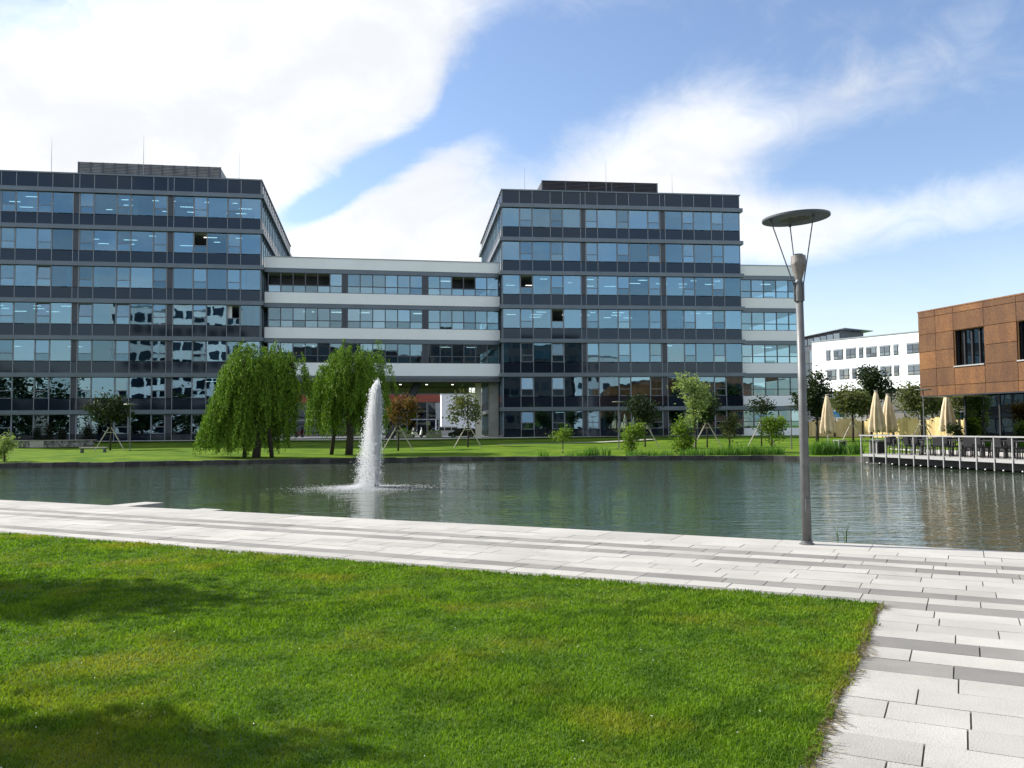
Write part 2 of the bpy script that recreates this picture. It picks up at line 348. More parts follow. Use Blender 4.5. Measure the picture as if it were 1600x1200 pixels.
# near bank: base ground, paved path, lawn
def near_side():
    soil = mat('joint_sand', (.16, .135, .10), .95, var=.4, scale=6)
    me = bpy.data.meshes.new('near_ground')
    c = [pn(-160, 12.3, -.012), pn(60, 12.3, -.012), pn(60, -400, -.012), pn(-160, -400, -.012)]
    me.from_pydata(c, [], [(0, 3, 2, 1)]); me.materials.append(soil)
    o = obj('near_ground', me); o['kind'] = 'structure'
    path = bpy.data.objects.new('path', None); COL.objects.link(path); path['kind'] = 'structure'
    light = mat('pale_paver', (.48, .463, .425), .85, color2=(.41, .395, .36), scale=.9, bump=.5, bscale=90, rnd=.11, speck=.28)
    dark = mat('grey_paver', (.26, .25, .23), .88, color2=(.21, .202, .185), scale=1.2, bump=.5, bscale=90, rnd=.15, speck=.3)
    rows = [(11.88, 12.55, 'c'), (11.56, 11.88, 'l'), (11.25, 11.56, 'l'), (10.95, 11.25, 'd'), (10.67, 10.95, 'l'), (10.36, 10.67, 'd')]
    rows += [(9.18 + .295 * i, 9.18 + .295 * (i + 1), 'l') for i in range(4)] + [(8.9, 9.18, 'd'), (8.62, 8.9, 'l'), (8.30, 8.62, 'd')]
    rows += [(7.15 + .2875 * i, 7.15 + .2875 * (i + 1), 'l') for i in range(4)] + [(6.83, 7.15, 'd'), (6.5, 6.83, 'l'), (6.17, 6.5, 'd')]
    rows += [(6.17 - .325 * (i + 1), 6.17 - .325 * i, 'l') for i in range(17)]
    P = []
    for n0, n1, k in rows:
        d = -34.0 - random.random(); end = 9.0
        lawn = n1 < 8.45
        if lawn: d = -.74
        while d < end:
            L = random.uniform(1.1, 1.5) if k == 'c' else random.choice((.42, .56, .62, .74, .86))
            if lawn and d == -.74: L = random.uniform(.3, .8)
            P.append((d, min(d + L, end + .4), n0, n1, k)); d += L
    P.sort(key=lambda q: ((PD * ((q[0] + q[1]) / 2) + PN * ((q[2] + q[3]) / 2)) - Vector((.6, 5.5, 0))).length)
    rest = {'l': MB(), 'd': MB()}; cnt = 0
    RZ = Matrix.Rotation(PA, 4, 'Z')
    for d0, d1, n0, n1, k in P:
        g = .0045; zt = random.uniform(-.002, .002); m = dark if k == 'd' else light
        zb = -.5 if k == 'c' else -.07
        ctr = pn((d0 + d1) / 2, (n0 + n1) / 2)
        seen = ctr.y > 2.6 and -0.62 * ctr.y - .6 < ctr.x < .62 * ctr.y + .6
        rot = Matrix.Rotation(random.gauss(0, .0022), 4, 'X') @ Matrix.Rotation(random.gauss(0, .0015), 4, 'Y')
        Mx = Matrix.Translation(ctr + Vector((0, 0, (zt + zb) / 2))) @ RZ @ rot
        if seen and cnt < 290:
            o = obj('coping_stone' if k == 'c' else 'paver', unit(m), path); o.matrix_local = Mx @ Matrix.Diagonal((d1 - d0 - 2 * g, n1 - n0 - g * .9, zt - zb, 1)); cnt += 1
        else:
            a, b, c = (d1 - d0) / 2 - g, (n1 - n0) / 2 - g * .45, (zt - zb) / 2
            rest['d' if k == 'd' else 'l'].box(-a, a, -b, b, -c, c, Mx)
    for k, m in (('l', light), ('d', dark)):
        me = bpy.data.meshes.new('paving'); me.from_pydata(rest[k].v, [], rest[k].f); me.materials.append(m)
        o = obj('paving', me, path); o['kind'] = 'stuff'
    # lawn sheet and its blades
    lm = leaf_mat('lawn_sheet', (.05, .10, .010), (.055, .11, .012), .0, .7, (.13, .13, .02))
    me = bpy.data.meshes.new('lawn')
    pts = [pn(-60, 8.44, .001), pn(-.73, 8.44, .001), pn(-.73, -40, .001), pn(-60, -40, .001)]
    me.from_pydata(pts, [], [(0, 3, 2, 1)]); me.materials.append(lm); o = obj('lawn', me); o['kind'] = 'structure'
    gm = leaf_mat('grass_blades', (.085, .18, .009), (.21, .32, .022), .38, .6, (.29, .285, .035), (.05, .11, .012))
    N = 2600000; X = RNG.uniform(-11.5, 3.6, N); Y = RNG.uniform(1.2, 15.5, N)
    dist = np.hypot(X, Y); keep = RNG.random(N) < np.minimum(1, (4.2 / dist) ** 1.5)
    dd = X * PD.x + Y * PD.y; nn = X * PN.x + Y * PN.y
    edge = .03 * np.sin(nn * 7.3) * np.sin(nn * 2.9 + 1) + RNG.normal(0, .02, N)
    keep &= (dd < -.70 + edge) & (nn < 8.45 + .02 * np.sin(dd * 9) + RNG.normal(0, .012, N)) & (np.abs(X) < .66 * Y + 1.0)
    X, Y, dist, dd, nn = X[keep], Y[keep], dist[keep], dd[keep], nn[keep]; n = len(X)
    border = np.exp(-np.minimum(-.68 - dd, 8.45 - nn).clip(0) / .12)
    patch = .75 + .5 * (.5 + .5 * np.sin(X * 2.1 + 2 * np.sin(Y * 1.3))) * (.5 + .5 * np.sin(Y * 2.7 + np.sin(X * 1.9)))
    H = RNG.uniform(.016, .036, n) * patch * (1 + .5 * border); W = RNG.uniform(.0022, .0036, n) * np.maximum(1, dist / 4.5)
    az = RNG.uniform(0, 2 * np.pi, n); lean = np.abs(RNG.normal(.5, .35, n)); la = RNG.uniform(0, 2 * np.pi, n)
    B = np.stack([X, Y, np.full(n, -.002)], 1); s = np.stack([np.cos(az), np.sin(az), np.zeros(n)], 1) * W[:, None]
    l = np.stack([np.cos(la), np.sin(la), np.zeros(n)], 1) * (H * lean)[:, None]; up = np.zeros((n, 3)); up[:, 2] = H
    V = np.empty((n, 5, 3)); V[:, 0] = B - s; V[:, 1] = B + s; V[:, 2] = B + up * .6 + l * .4 + s * .8; V[:, 3] = B + up * .6 + l * .4 - s * .8; V[:, 4] = B + up + l * 1.2
    i0 = np.arange(n)[:, None] * 5
    tri = np.concatenate([i0 + [0, 1, 2], i0 + [0, 2, 3], i0 + [3, 2, 4]])
    o = obj('grass', np_mesh('grass', V.reshape(-1, 3), tri, gm))
    setp(o, 'short mown green grass of the lawn beside the paved path', 'grass', kind='stuff')
    # clover and weeds among the blades, and the dry fringe along the cut edge
    k = 60000; i = RNG.choice(n, k); w = np.sin(X[i] * 1.7 + 1.3 * np.sin(Y[i] * 1.1)) + np.sin(Y[i] * 2.3 + 1.1 * np.sin(X[i] * 2.9)) + .8 * np.sin(X[i] * 5.1 + Y[i] * 4.3)
    i = i[(w + RNG.normal(0, .5, k)) > .7]; k = len(i); C = B[i] + np.column_stack([RNG.normal(0, .01, (k, 2)), RNG.uniform(.014, .034, k)]); A = rvec(k); A[:, 2] *= .35; Bx = np.cross(A, rvec(k)); Bx[:, 2] *= .4
    r = RNG.uniform(.004, .009, (k, 1)) * np.maximum(1, dist[i] / 6)[:, None]; V, Fc = quads(C, A * r, Bx * r * .8)
    o = obj('clover', np_mesh('clover', V, Fc, leaf_mat('clover_leaf', (.05, .125, .02), (.14, .26, .05), .3))); setp(o, 'small clover leaves and weeds in patches through the lawn', 'clover', kind='stuff')
    k = 3600; nnr = RNG.uniform(2.2, 8.4, k); dr = -.72 + np.abs(RNG.normal(0, .035, k)) * (.6 + .8 * (np.sin(nnr * 3.1) + np.sin(nnr * 7.7) > 0))
    P0 = np.array([PD.x, PD.y, 0]) * dr[:, None] + np.array([PN.x, PN.y, 0]) * nnr[:, None] + np.array([0, 0, 1.0]) * RNG.uniform(.003, .016, (k, 1))
    A = np.array([PD.x, PD.y, 0]) * RNG.uniform(.01, .035, (k, 1)) + rvec(k) * .012; A[:, 2] *= .4; Bx = np.cross(A, [0, 0, 1.0]); Bx /= np.linalg.norm(Bx, axis=1, keepdims=True); V, Fc = quads(P0, A, Bx * RNG.uniform(.002, .005, (k, 1)))
    o = obj('dry_fringe', np_mesh('dry_fringe', V, Fc, leaf_mat('dry_grass', (.05, .04, .015), (.20, .16, .05), .2))); setp(o, 'dry brown grass fringe along the cut edge of the lawn', 'dry grass', kind='stuff')
    # daisies and clover heads
    print('blades', n)
    k = 130; idx = RNG.choice(n, k, replace=False); mbv = []; mbf = []
    C = B[idx] + np.array([0, 0, .034]); r = RNG.uniform(.003, .006, k)
    ang = np.linspace(0, 2 * np.pi, 7)[:-1]; V = C[:, None] + r[:, None, None] * np.stack([np.cos(ang), np.sin(ang), .35 * np.cos(3 * ang)], 1)[None]
    o = obj('daisies', np_mesh('daisies', V.reshape(-1, 3), np.arange(6 * k).reshape(k, 6), mat('daisy_white', (.75, .75, .7), .7)))
    setp(o, 'tiny white flower heads scattered through the lawn', 'flowers', kind='stuff')
near_side()

# stone slabs reaching from the path into the pond
for px, w in (((258, 785.5), 'longer'), ((352, 796), 'shorter')):
    tip = gz(px[0], px[1], -.05); d = tip.dot(PD); n = tip.dot(PN)
    t = thing('stone_slab', 'flat pale stone slab jutting from the path edge over the water, the %s of two' % w, 'slab', pn(d - .35, 12.4), PA)
    box('slab_top', MATS['pale_paver'], t, -.3, .3, 0, n - 12.4, -.13, -.05); box('slab_support', MATS['dark_concrete'], t, -.2, .2, 0, n - 12.7, -.6, -.132)

# ------------------------------------------------------------------ facade kit
def plane_x(P0, ang):                               # photo column -> metres along a facade
    dx, dy = math.cos(ang), math.sin(ang)
    def f(px, py=480):
        r = ray(px, py); # CAM + t r = P0 + s d
        det = r.x * -dy + r.y * dx
        return (r.x * (P0.y) - r.y * (P0.x)) / (-(r.x * dy - r.y * dx)) * -1 if False else ((P0.x * r.y - P0.y * r.x) / (dy * r.x - dx * r.y))
    return f
ZC = [2.85 + 3.5 * k for k in range(7)]; ROOF = 25.55
def tilt(a=.006): return (random.gauss(0, a), 0, random.gauss(0, a))

def office_block(label, P0, ang, cols, W, depth, seed, opened=(), tilted=(), blinds=(), plant=None, rods=()):
    """dark glass block; cols = (x0, x1, kind) with kind w wide pane, n narrow opening window, p pilaster"""
    random.seed(seed); T = thing('office_block', label, 'building', P0, ang)
    x0 = cols[0][0]
    for k, zc in enumerate(ZC):
        box('floor_ledge', ALU, T, x0 - .3, W + .3, -.32, depth + .3, zc - .2, zc + .2)
        box('ceiling', CEIL, T, x0 + .4, W - .4, .45, depth - .4, zc - .28, zc - .203)
        zb = ZC[k - 1] + .2 if k else .02
        box('core_wall', ROOM, T, x0 + 5, W - 5, 8.5, depth - 6, zb, zc - .29)
        for q in range(3):                                    # rows of strip lights in the ceilings
            for c in range(int((W - x0) / 2.7)):
                lit = math.sin(c // 3 * 12.9 + k * 7.7 + seed) > -.1
                if lit and random.random() < (.55 if k > 2 else .1):
                    cx = x0 + 1.6 + 2.7 * c + random.uniform(-.5, .5); hw = random.choice((.3, .5, .62)); box('ceiling_light', LIGHT, T, cx - hw, cx + hw, 1.6 + 2.1 * q, 1.72 + 2.1 * q, zc - .32, zc - .283)
        for c in range(int((W - x0) / 8)):                    # partitions and desks
            if random.random() < .7:
                cx = min(x0 + 8.1 * (c + 1) + random.choice((-2.6, 0, 2.5)), W - .6); box('partition', BLIND, T, cx - .06, cx + .06, .5, 8.45, zb + .003, zc - .285)
            if k:
                for q in range(3):
                    cx = min(x0 + 8 * c + random.uniform(.8, 7.2), W - .8); hh = random.uniform(1.15, 1.5); box('cabinet', DESK, T, cx - .5, cx + .5, .9, 1.5, zb + .003, zb + hh)
    levels = [(0.02, .74, .78, 2.62)] + [(zc + .2, zc + 1.27, zc + 1.31, zc + 3.28) for zc in ZC[:6]] + [(ZC[6] + .2, ROOF - .14, None, None)]
    for k, (s0, s1, w0, w1) in enumerate(levels):
        for j, (a, b, kind) in enumerate(cols):
            box('spandrel_panel', SPAN, T, a + .035, b - .035, -.05, .03, s0 + .01, s1 - .01, tilt(.0022))
            if w0 is None: continue
            if kind == 'p':
                box('pilaster_panel', PIL, T, a + .02, b - .02, -.04, .2, w0, w1); continue
            if kind == 'w':
                box('window_pane', GLASS, T, a + .05, b - .05, -.03, .0, w0 + .03, w1 - .03, tilt())
            else:
                h = w0 + .36 * (w1 - w0); mb = MB()
                e = .055
                for (p, q, r, s) in ((a + .04, a + .04 + e, w0, w1), (b - .04 - e, b - .04, w0, w1)): mb.box(p, q, -.07, .04, r, s)
                for (r, s) in ((w0, w0 + e), (h - e / 2, h + e / 2), (w1 - e, w1)): mb.box(a + .04 + e, b - .04 - e, -.07, .04, r, s)
                f = mb.build('window_frame', SASH, T)
                box('window_pane', GLASS, f, a + .1, b - .1, -.03, .0, w0 + .06, h - .04, tilt())
                if (k, j) in opened: pass
                elif (k, j) in tilted: box('tilted_sash', GLASS, f, a + .1, b - .1, .03, .06, h + .04, w1 - .07, (-.11, 0, 0))
                else: box('window_pane', GLASS, f, a + .1, b - .1, -.03, .0, h + .04, w1 - .06, tilt())
            if (k, j) in blinds or (random.random() < .09 and k > 1):
                fr = random.choice((1, .5, .85, .3)); box('blind', BLIND, T, a + .08, b - .08, .12, .15, w1 - fr * (w1 - w0) + .05, w1 - .02)
            elif random.random() < .24 and k > 0:
                ww = (b - a) * random.uniform(.12, .4); left = random.random() < .5
                box('curtain', BLIND, T, a + .06 if left else b - .06 - ww, a + .06 + ww if left else b - .06, .2, .24, w0 + .02, w1 - .02)
            if random.random() < .2 and k > 0:
                xx = random.uniform(a + .2, b - .2); hh = random.uniform(.2, .55); box('desk_item', random.choice((BLIND, DESK, FRAME)), T, xx - .22, xx + .22, .5, .6, w0, w0 + hh)
    for x in sorted({round(c[0], 3) for c in cols} | {round(cols[-1][1], 3)}):
        box('mullion', MULL, T, x - .022, x + .022, -.085, .05, .0, ROOF - .16)
    for side, xs in (('l', x0), ('r', W)):                     # flanks: ribbon glazing too oblique to pick apart
        sx = -1 if side == 'l' else 1
        for k, (s0, s1, w0, w1) in enumerate(levels):
            box('side_spandrel', SPAN, T, xs - .04, xs + .04, .1, depth - .1, s0 + .01, s1 - .01)
            if w0: box('side_glazing', GLASS, T, xs - .03, xs + .03, .1, depth - .1, s1 + .01, w1 + .02)
        mb = MB()
        for q in range(int(depth / 1.55)): mb.box(xs - .09, xs + .09, .6 + q * 1.55, .65 + q * 1.55, .05, ROOF - .2)
        mb.build('side_mullions', MULL, T)['kind'] = 'stuff'
    box('rear_wall', DCONC, T, x0 + .1, W - .1, depth - .3, depth, .0, ROOF - .2)
    box('roof_deck', DCONC, T, x0 + .1, W - .1, .1, depth - .1, ROOF - .6, ROOF - .25)
    mb = MB(); t = .35
    for a, b, c, d in ((x0 - .12, W + .12, -.14, t), (x0 - .12, W + .12, depth - t, depth + .12), (x0 - .12, x0 + t, t, depth - t), (W - t, W + .12, t, depth - t)): mb.box(a, b, c, d, ROOF - .138, ROOF)
    mb.build('parapet_cap', ALU, T)
    if plant:
        a, b, y0, h, lm, npost = plant; pz = ROOF - .25
        ps = box('plant_enclosure', lm, T, a, b, y0, y0 + 10, pz, ROOF + h)
        mb = MB(); q = ROOF + .05
        while q < ROOF + h - .04: mb.box(a - .03, b + .03, y0 - .1, y0 - .012, q, q + .07); q += .15
        mb.build('louvre_slats', lm, T)['kind'] = 'stuff'
        for i in range(npost + 1):
            x = a + (b - a) * i / npost; box('louvre_post', FRAME, T, x - .07, x + .07, y0 - .14, y0 - .102, pz, ROOF + h + .02)
    for x, y, h in rods:
        MB().tube([(x, y, ROOF - .3), (x, y, ROOF + h * .55), (x, y, ROOF + h)], [.03, .022, .008], 6).build('lightning_rod', MULL, T)
    return T

def cols_from(px, kinds, fx):
    xs = [fx(p, 300) for p in px]; return [(a, b, k) for a, b, k in zip(xs, xs[1:], kinds)]

# right block
AR = math.radians(6.8); PR = gy(787, 683.2, 88.0); PR.x += 0; fr_ = plane_x(PR, AR)
pxR = [786, 813, 833, 861, 880.4, 908, 915.6, 934.4, 964.3, 983.3, 1012.7, 1031.7, 1039.8, 1066.4, 1084.8, 1111.6, 1130.3, 1155.7]
cR = cols_from(pxR, 'wnwnwpnwnwnpwnwnw', fr_); offs = cR[0][0]; cR = [(a - offs, b - offs, k) for a, b, k in cR]
office_block('dark glass office block with louvred roof box, right of the white-banded link', PR, AR, cR, cR[-1][1], 26, 3,
             opened={(4, 1), (3, 3)}, tilted={(1, 1), (1, 3), (0, 1), (2, 3)}, blinds={(4, 0), (3, 4), (4, 16)},
             plant=(4.6, 17.2, 2.6, 1.75, LOUVD, 5), rods=((3.2, 6, 4.2), (11.5, 2.2, 4.0), (20, 6, 4.0)))
# left block
AL = math.radians(9.3); PLr = gy(408.5, 690, 83.6); fl_ = plane_x(PLr, AL)
pxL = [-185, -152, -130, -97, -73, -40, -31, 2.4, 26, 59.4, 82.8, 115.6, 125, 148, 183.6, 206, 240.6, 262.6, 272.4, 303, 325, 356, 377, 408]
cL = cols_from(pxL, 'wnwnwpwnwnwpnwnwnpwnwnw', fl_)
office_block('dark glass office block behind the willows, with pale louvred roof box', Vector((PLr.x, PLr.y, PR.z - .12)), AL, cL, cL[-1][1], 31, 11,
             opened={(5, 19), (3, 21)}, tilted={(3, 9), (3, 12), (3, 14), (4, 9)}, blinds={(5, 7), (5, 8), (5, 9), (6, 20), (5, 22), (2, 21)},
             plant=(fl_(116, 260) * 1.02, fl_(338, 260), 2.4, 1.75, LOUV, 12), rods=((fl_(57, 200), 4, 4.6), (fl_(216, 200), 2.1, 4.6), (fl_(362, 200), 5, 4.4)))

def wing(name, label, P0, ang, W, nb, setz, depth, loggia=(), low=None, colw=None):
    """link / wing with white spandrel bands; nb = bays of panes; setz = storeys glazed"""
    T = thing(name, label, 'building', P0, ang); top = 4
    for k in range(setz[0], top + 1):
        zc = ZC[k]; z1 = zc + 1.28
        box('white_band', WHITE, T, 0, W, -.12, .14, zc + (.203 if k > setz[0] or setz[0] == 0 else .0), z1)
        box('grey_soffit_band', ALU, T, .003, W - .003, -.06, .3, zc - .22, zc + (.2 if k > setz[0] or setz[0] == 0 else -.003))
        box('floor_slab', CARPET, T, .1, W - .1, .305, depth, zc - .15, zc + .15); box('ceiling', CEIL, T, .2, W - .2, .35, depth - .2, zc - .22, zc - .152)
    box('roof_edge', MULL, T, -.02, W + .02, -.17, .3, ZC[top] + 1.283, ZC[top] + 1.36)
    box('roof_deck', DCONC, T, 0, W, .3, depth, ZC[top] + .3, ZC[top] + .5)
    box('rear_wall', ROOM, T, .1, W - .1, depth, depth + .2, ZC[setz[0]], ZC[top] + .5)
    if setz[0] == 0:
        box('white_base', WHITE, T, 0, W, -.12, .14, -.1, .72)
    for k in range(setz[0], top + (0 if setz[0] else 0)):
        pass
    st = [(ZC[k] + 1.3, ZC[k + 1] - .23) for k in range(setz[0], top)]
    if setz[0] == 0: st = [(.74, ZC[0] - .23)] + st
    bx = 0
    for s, (w0, w1) in enumerate(st):
        h = w0 + .36 * (w1 - w0)
        for b0, b1, n in nb:
            pw = (b1 - b0) / n
            for i in range(n):
                a = b0 + i * pw; c = a + pw; xm = (a + c) / 2; lg = any(s == ls and l0 <= xm <= l1 for ls, l0, l1 in loggia)
                if not lg: box('window_pane', GLASS2, T, a + .05, c - .05, .05, .08, h + .04, w1 - .05, tilt(.005))
                box('window_pane', GLASS2, T, a + .05, c - .05, .05, .08, w0 + .05, h - .04, tilt(.005))
                if not lg and random.random() < .16: box('blind', BLIND, T, a + .07, c - .07 - random.choice((0, 0, .5)), .2, .23, w0 + .1 if random.random() < .5 else h, w1 - .05)
            mb = MB(); mb.box(b0, b1, .0, .11, h - .04, h + .04); mb.box(b0, b1, .0, .11, w0, w0 + .05); mb.box(b0, b1, .0, .11, w1 - .05, w1)
            mb.build('window_rail', FRAME, T)
            for i in range(n + 1): box('window_post', FRAME, T, b0 + i * pw - .05, b0 + i * pw + .05, .015, .12, w0 + .052, w1 - .052)
        for (b0, b1, n), (c0, c1, _) in zip(nb, nb[1:]): box('pilaster_panel', PIL, T, b1 + .05, c0 - .05, -.0, .15, w0, w1)
        for ls, l0, l1 in loggia:
            if ls == s: box('loggia_wall', DCONC, T, l0, l1, 2.2, 2.35, w0 - .1, w1 + .05)
        for i in range(int(W / 2.8)):
            if random.random() < .5: box('ceiling_light', LIGHT, T, .8 + 2.8 * i, 1.9 + 2.8 * i, 2.4, 2.52, w1 + .0 - .10, w1 - .06)
        for i in range(int(W / 3)):
            if random.random() < .7: box('cabinet', DESK, T, .5 + 3 * i, 1.5 + 3 * i, 1.1, 1.6, w0 - 1.0, w0 + random.uniform(.15, .5))
    return T

# white-banded link between the blocks
XL = Vector((PLr.x, PLr.y, 0)); d = Vector((PR.x, PR.y, 0)) - XL; AC = math.atan2(d.y, d.x); nC = Vector((-math.sin(AC), math.cos(AC), 0))
PC = XL + nC * 1.3 + d.normalized() * .1; PC.z = PR.z - .06; WC = d.length - .2; fc = plane_x(PC, AC)
nbC = [(fc(419), fc(534.5), 6), (fc(543), fc(660), 6), (fc(669), fc(781), 6)]
nbC = [(max(a, .1), min(b, WC - .1), n) for a, b, n in nbC]
LINK = wing('link_building', 'white-banded link building bridging the two dark glass blocks', PC, AC, WC, nbC, (1,), 13,
            loggia=((2, nbC[0][0], nbC[0][0] + (nbC[0][1] - nbC[0][0]) * .82), (2, nbC[2][0] + (nbC[2][1] - nbC[2][0]) * .36, nbC[2][0] + (nbC[2][1] - nbC[2][0]) * .7)))
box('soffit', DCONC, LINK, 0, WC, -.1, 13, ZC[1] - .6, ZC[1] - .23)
box('rear_fascia', CREAM, LINK, 0, WC - 1.5, 12.6, 13.1, ZC[1] - 1.25, ZC[1] - .603)
LC = ZC[1] - .6
for px, w, m, dep in ((753, .62, CREAM, 2.2), (775, .95, CONC, 1.2)):
    x = fc(px, 640); box('pillar', m, LINK, x - w / 2, x + w / 2, dep, dep + w, -.3, LC - .003)
xa, xb = fc(607, 684), fc(656, 600)
MB().tube([(xa, 2.5, -.3), (xb, 2.5, LC)], [.42, .42], 14).build('leaning_column', DCONC, LINK, smooth=True)
for i in range(8):
    cx = 2.4 + i * 2.8; MB().lathe([(.12, 0), (.12, -.05)], 10, (cx, 5, LC)).build('downlight', LIGHT, LINK)
# wing beyond the right block
rc = Vector((PR.x, PR.y, 0)) + Vector((math.cos(AR), math.sin(AR), 0)) * (cR[-1][1] + .05) + Vector((-math.sin(AR), math.cos(AR), 0)) * .9
rc.z = PR.z; fw_ = plane_x(rc, AR); WW = fw_(1253)
wing('end_wing', 'five-storey end wing with white bands, right of the dark glass blocks', rc, AR, WW, [(.12, WW - .12, 5)], (0,), 14)

# ------------------------------------------------------------------ street and buildings behind the link
def street():
    asph = mat('asphalt', (.09, .09, .095), .9, var=.25, scale=3); pav = mat('pavement', (.50, .49, .46), .85, var=.15, scale=1)
    def strip(name, A, B, w, m, dz):                  # a strip laid on the land
        d = (B - A); L = d.length; n = Vector((-d.y, d.x, 0)).normalized(); V = []; k = 60
        for i in range(k + 1):
            p = A + d * (i / k)
            for s in (0, .5, 1):
                q = p + n * w * s; V.append((q.x, q.y, max(ground_at(q.x, q.y), ground_at(q.x, q.y + .8)) + dz))
        me = bpy.data.meshes.new(name); me.from_pydata(V, [], [(3 * i + j, 3 * i + 3 + j, 3 * i + 4 + j, 3 * i + 1 + j) for i in range(k) for j in (0, 1)]); me.materials.append(m)
        o = obj(name, me); o['kind'] = 'structure'
    strip('pavement', Vector((-60, 76.2, 0)), Vector((34, 87.2, 0)), 1.6, pav, .11)
    strip('footpath', Vector((-1, 70, 0)), Vector((13, 78.5, 0)), 1.0, MATS['concrete'], .10)
    strip('road', Vector((-70, 128, 0)), Vector((60, 143, 0)), 60, asph, .13)
    # dark glass street front with a red band
    A = gy(400, 680, 186.0); A.z = -.2; T = thing('street_building', 'dark glazed building with a red band, seen beneath the link', 'building', A, math.radians(6))
    red = mat('red_band', (.26, .06, .035), .7, var=.2, scale=.5)
    W = 41
    box('wall', DCONC, T, 0, W, .4, 14, 0, 15); box('red_band', red, T, 0, W, .1, .39, 7.5, 9.2); box('upper_wall', PIL, T, 0, W, .15, .39, 9.2, 14.8)
    for s, (z0, z1) in enumerate(((.3, 3.6), (3.9, 7.4))):
        for i in range(19): box('window_pane', DGLASS, T, .1 + i * 2.15, 2.15 + i * 2.15 - .06, .25, .3, z0, z1, tilt(.006))
    for i in range(20): box('mullion', MULL, T, i * 2.15 - .05, i * 2.15 + .05, .15, .38, .2, 7.4)
    box('transom', MULL, T, 0, W, .12, .38, 3.62, 3.85)
    A = gy(690, 680, 162.0); A.z = -.2; T = thing('white_wall_building', 'plain white end wall seen under the link behind the parked van', 'building', A, math.radians(6))
    box('wall', WHITE, T, 0, 13, 0, 9, 0, 8.2); box('roof_edge', MULL, T, -.1, 13.1, -.1, 9.1, 8.2, 8.4); box('door', FRAME, T, 8, 9.2, -.05, .05, 0, 2.2)
street()

def prof_car(name, label, loc, rz, prof, wins, paint, L, Wd, wheels, group=None):
    T = thing(name, label, 'car' if name != 'van' else 'van', loc, rz, group); w = Wd / 2
    MB().prism(prof, -w, w).build('body', paint, T, bevel=.05)
    for (a, z0, b, z1) in wins:
        for s in (-1, 1): MB().prism([(a, z0), (b, z0), (b - .06, z1), (a + .06, z1)], s * w - .012, s * w + .012).build('side_window', DGLASS if False else BLACK, T)
    xs = sorted(p[0] for p in prof)
    for x in wheels:
        for s in (-1, 1):
            wh = obj('wheel', MB().lathe([(.2, -.1), (.32, -.1), (.33, 0), (.32, .1), (.2, .1)], 16).mesh('tyre', BLACK), T, (x, s * (w - .08), .32), (math.pi / 2, 0, 0))
            obj('rim', MB().lathe([(.05, -.11), (.2, -.105), (.2, .105), (.05, .11)], 12).mesh('rim', STEEL), wh)
    for s in (-1, 1):
        box('headlight', RAILM, T, xs[0] - .015, xs[0] + .05, s * w * .7 - .12, s * w * .7 + .12, .62, .78); box('tail_light', mat('tail_red', (.4, .02, .02), .4), T, xs[-1] - .05, xs[-1] + .015, s * w * .8 - .08, s * w * .8 + .08, .75, 1.0)
        box('mirror', BLACK, T, wins[0][0] - .05, wins[0][0] + .1, s * (w + .1) - .09, s * (w + .1) + .09, wins[0][1] + .02, wins[0][1] + .18)
    MB().box(xs[0] - .05, xs[0] + .06, -w * .9, w * .9, .3, .5).build('bumper', BLACK, T)
    return T
SIL = mat('silver_paint', (.55, .56, .57), .3, .5); DBL = mat('dark_car_paint', (.012, .013, .02), .25, .3)
p = gy(697, 682.5, 152); prof_car('van', 'silver minivan parked on the street beyond the link passage', (p.x, p.y, -.02), math.radians(4),
    [(-2.2, .3), (2.2, .3), (2.2, 1.2), (2.05, 1.85), (-.9, 1.9), (-1.55, 1.25), (-2.2, .95)], [(-1.2, 1.2, -.3, 1.72), (-.2, 1.2, .9, 1.72), (1.0, 1.2, 1.95, 1.7)], SIL, 4.4, 1.8, (-1.4, 1.4))
p = gy(722, 684, 128); prof_car('parked_car', 'black hatchback parked in front of the silver minivan', (p.x, p.y, .12), math.radians(3),
    [(-2.0, .28), (2.0, .28), (2.0, .95), (1.85, 1.4), (.2, 1.48), (-.8, 1.4), (-1.25, .92), (-2.0, .78)], [(-1.0, .95, -.1, 1.36), (0, .95, 1.0, 1.38)], DBL, 4.0, 1.75, (-1.3, 1.3))
def scooter(label, px, Y, m, rz, h=1.0):
    p = gy(px, 684, Y); T = thing('motor_scooter', label, 'scooter', (p.x, p.y, ground_at(p.x, p.y) + .13), rz, None)
    for x in (-.62, .62):
        w = obj('wheel', MB().lathe([(.12, -.06), (.25, -.06), (.27, 0), (.25, .06), (.12, .06)], 14).mesh('tyre', BLACK), T, (x, 0, .27), (math.pi / 2, 0, 0))
        obj('rim', MB().lathe([(.03, -.065), (.12, -.062), (.12, .062), (.03, .065)], 10).mesh('rim', STEEL), w)
    MB().prism([(-.85, .45), (-.75, .75), (-.1, .78), (.05, .4), (.4, .38), (.55, 1.0), (.68, 1.02), (.72, .5), (.4, .28), (-.3, .25)], -.17, .17).build('body', m, T, bevel=.03)
    box('seat', BLACK, T, -.8, -.05, -.14, .14, .78, .9)
    MB().tube([(.6, -.35, 1.08), (.62, 0, 1.02), (.6, .35, 1.08)], .025, 6).build('handlebar', BLACK, T)
    MB().prism([(.64, 1.02), (.68, 1.02), (.6, 1.4), (.57, 1.4)], -.16, .16).build('windscreen', RAILM, T)
scooter('white motor scooter parked by the street planters under the link', 652, 120, mat('scooter_white', (.75, .75, .74), .35), .5)
scooter('dark red motor scooter parked behind the willows', 468, 108, mat('scooter_red', (.20, .015, .03), .35), 1.2)
scooter('black motor scooter with pale windscreen beside the white scooter', 640, 122, BLACK, .7)
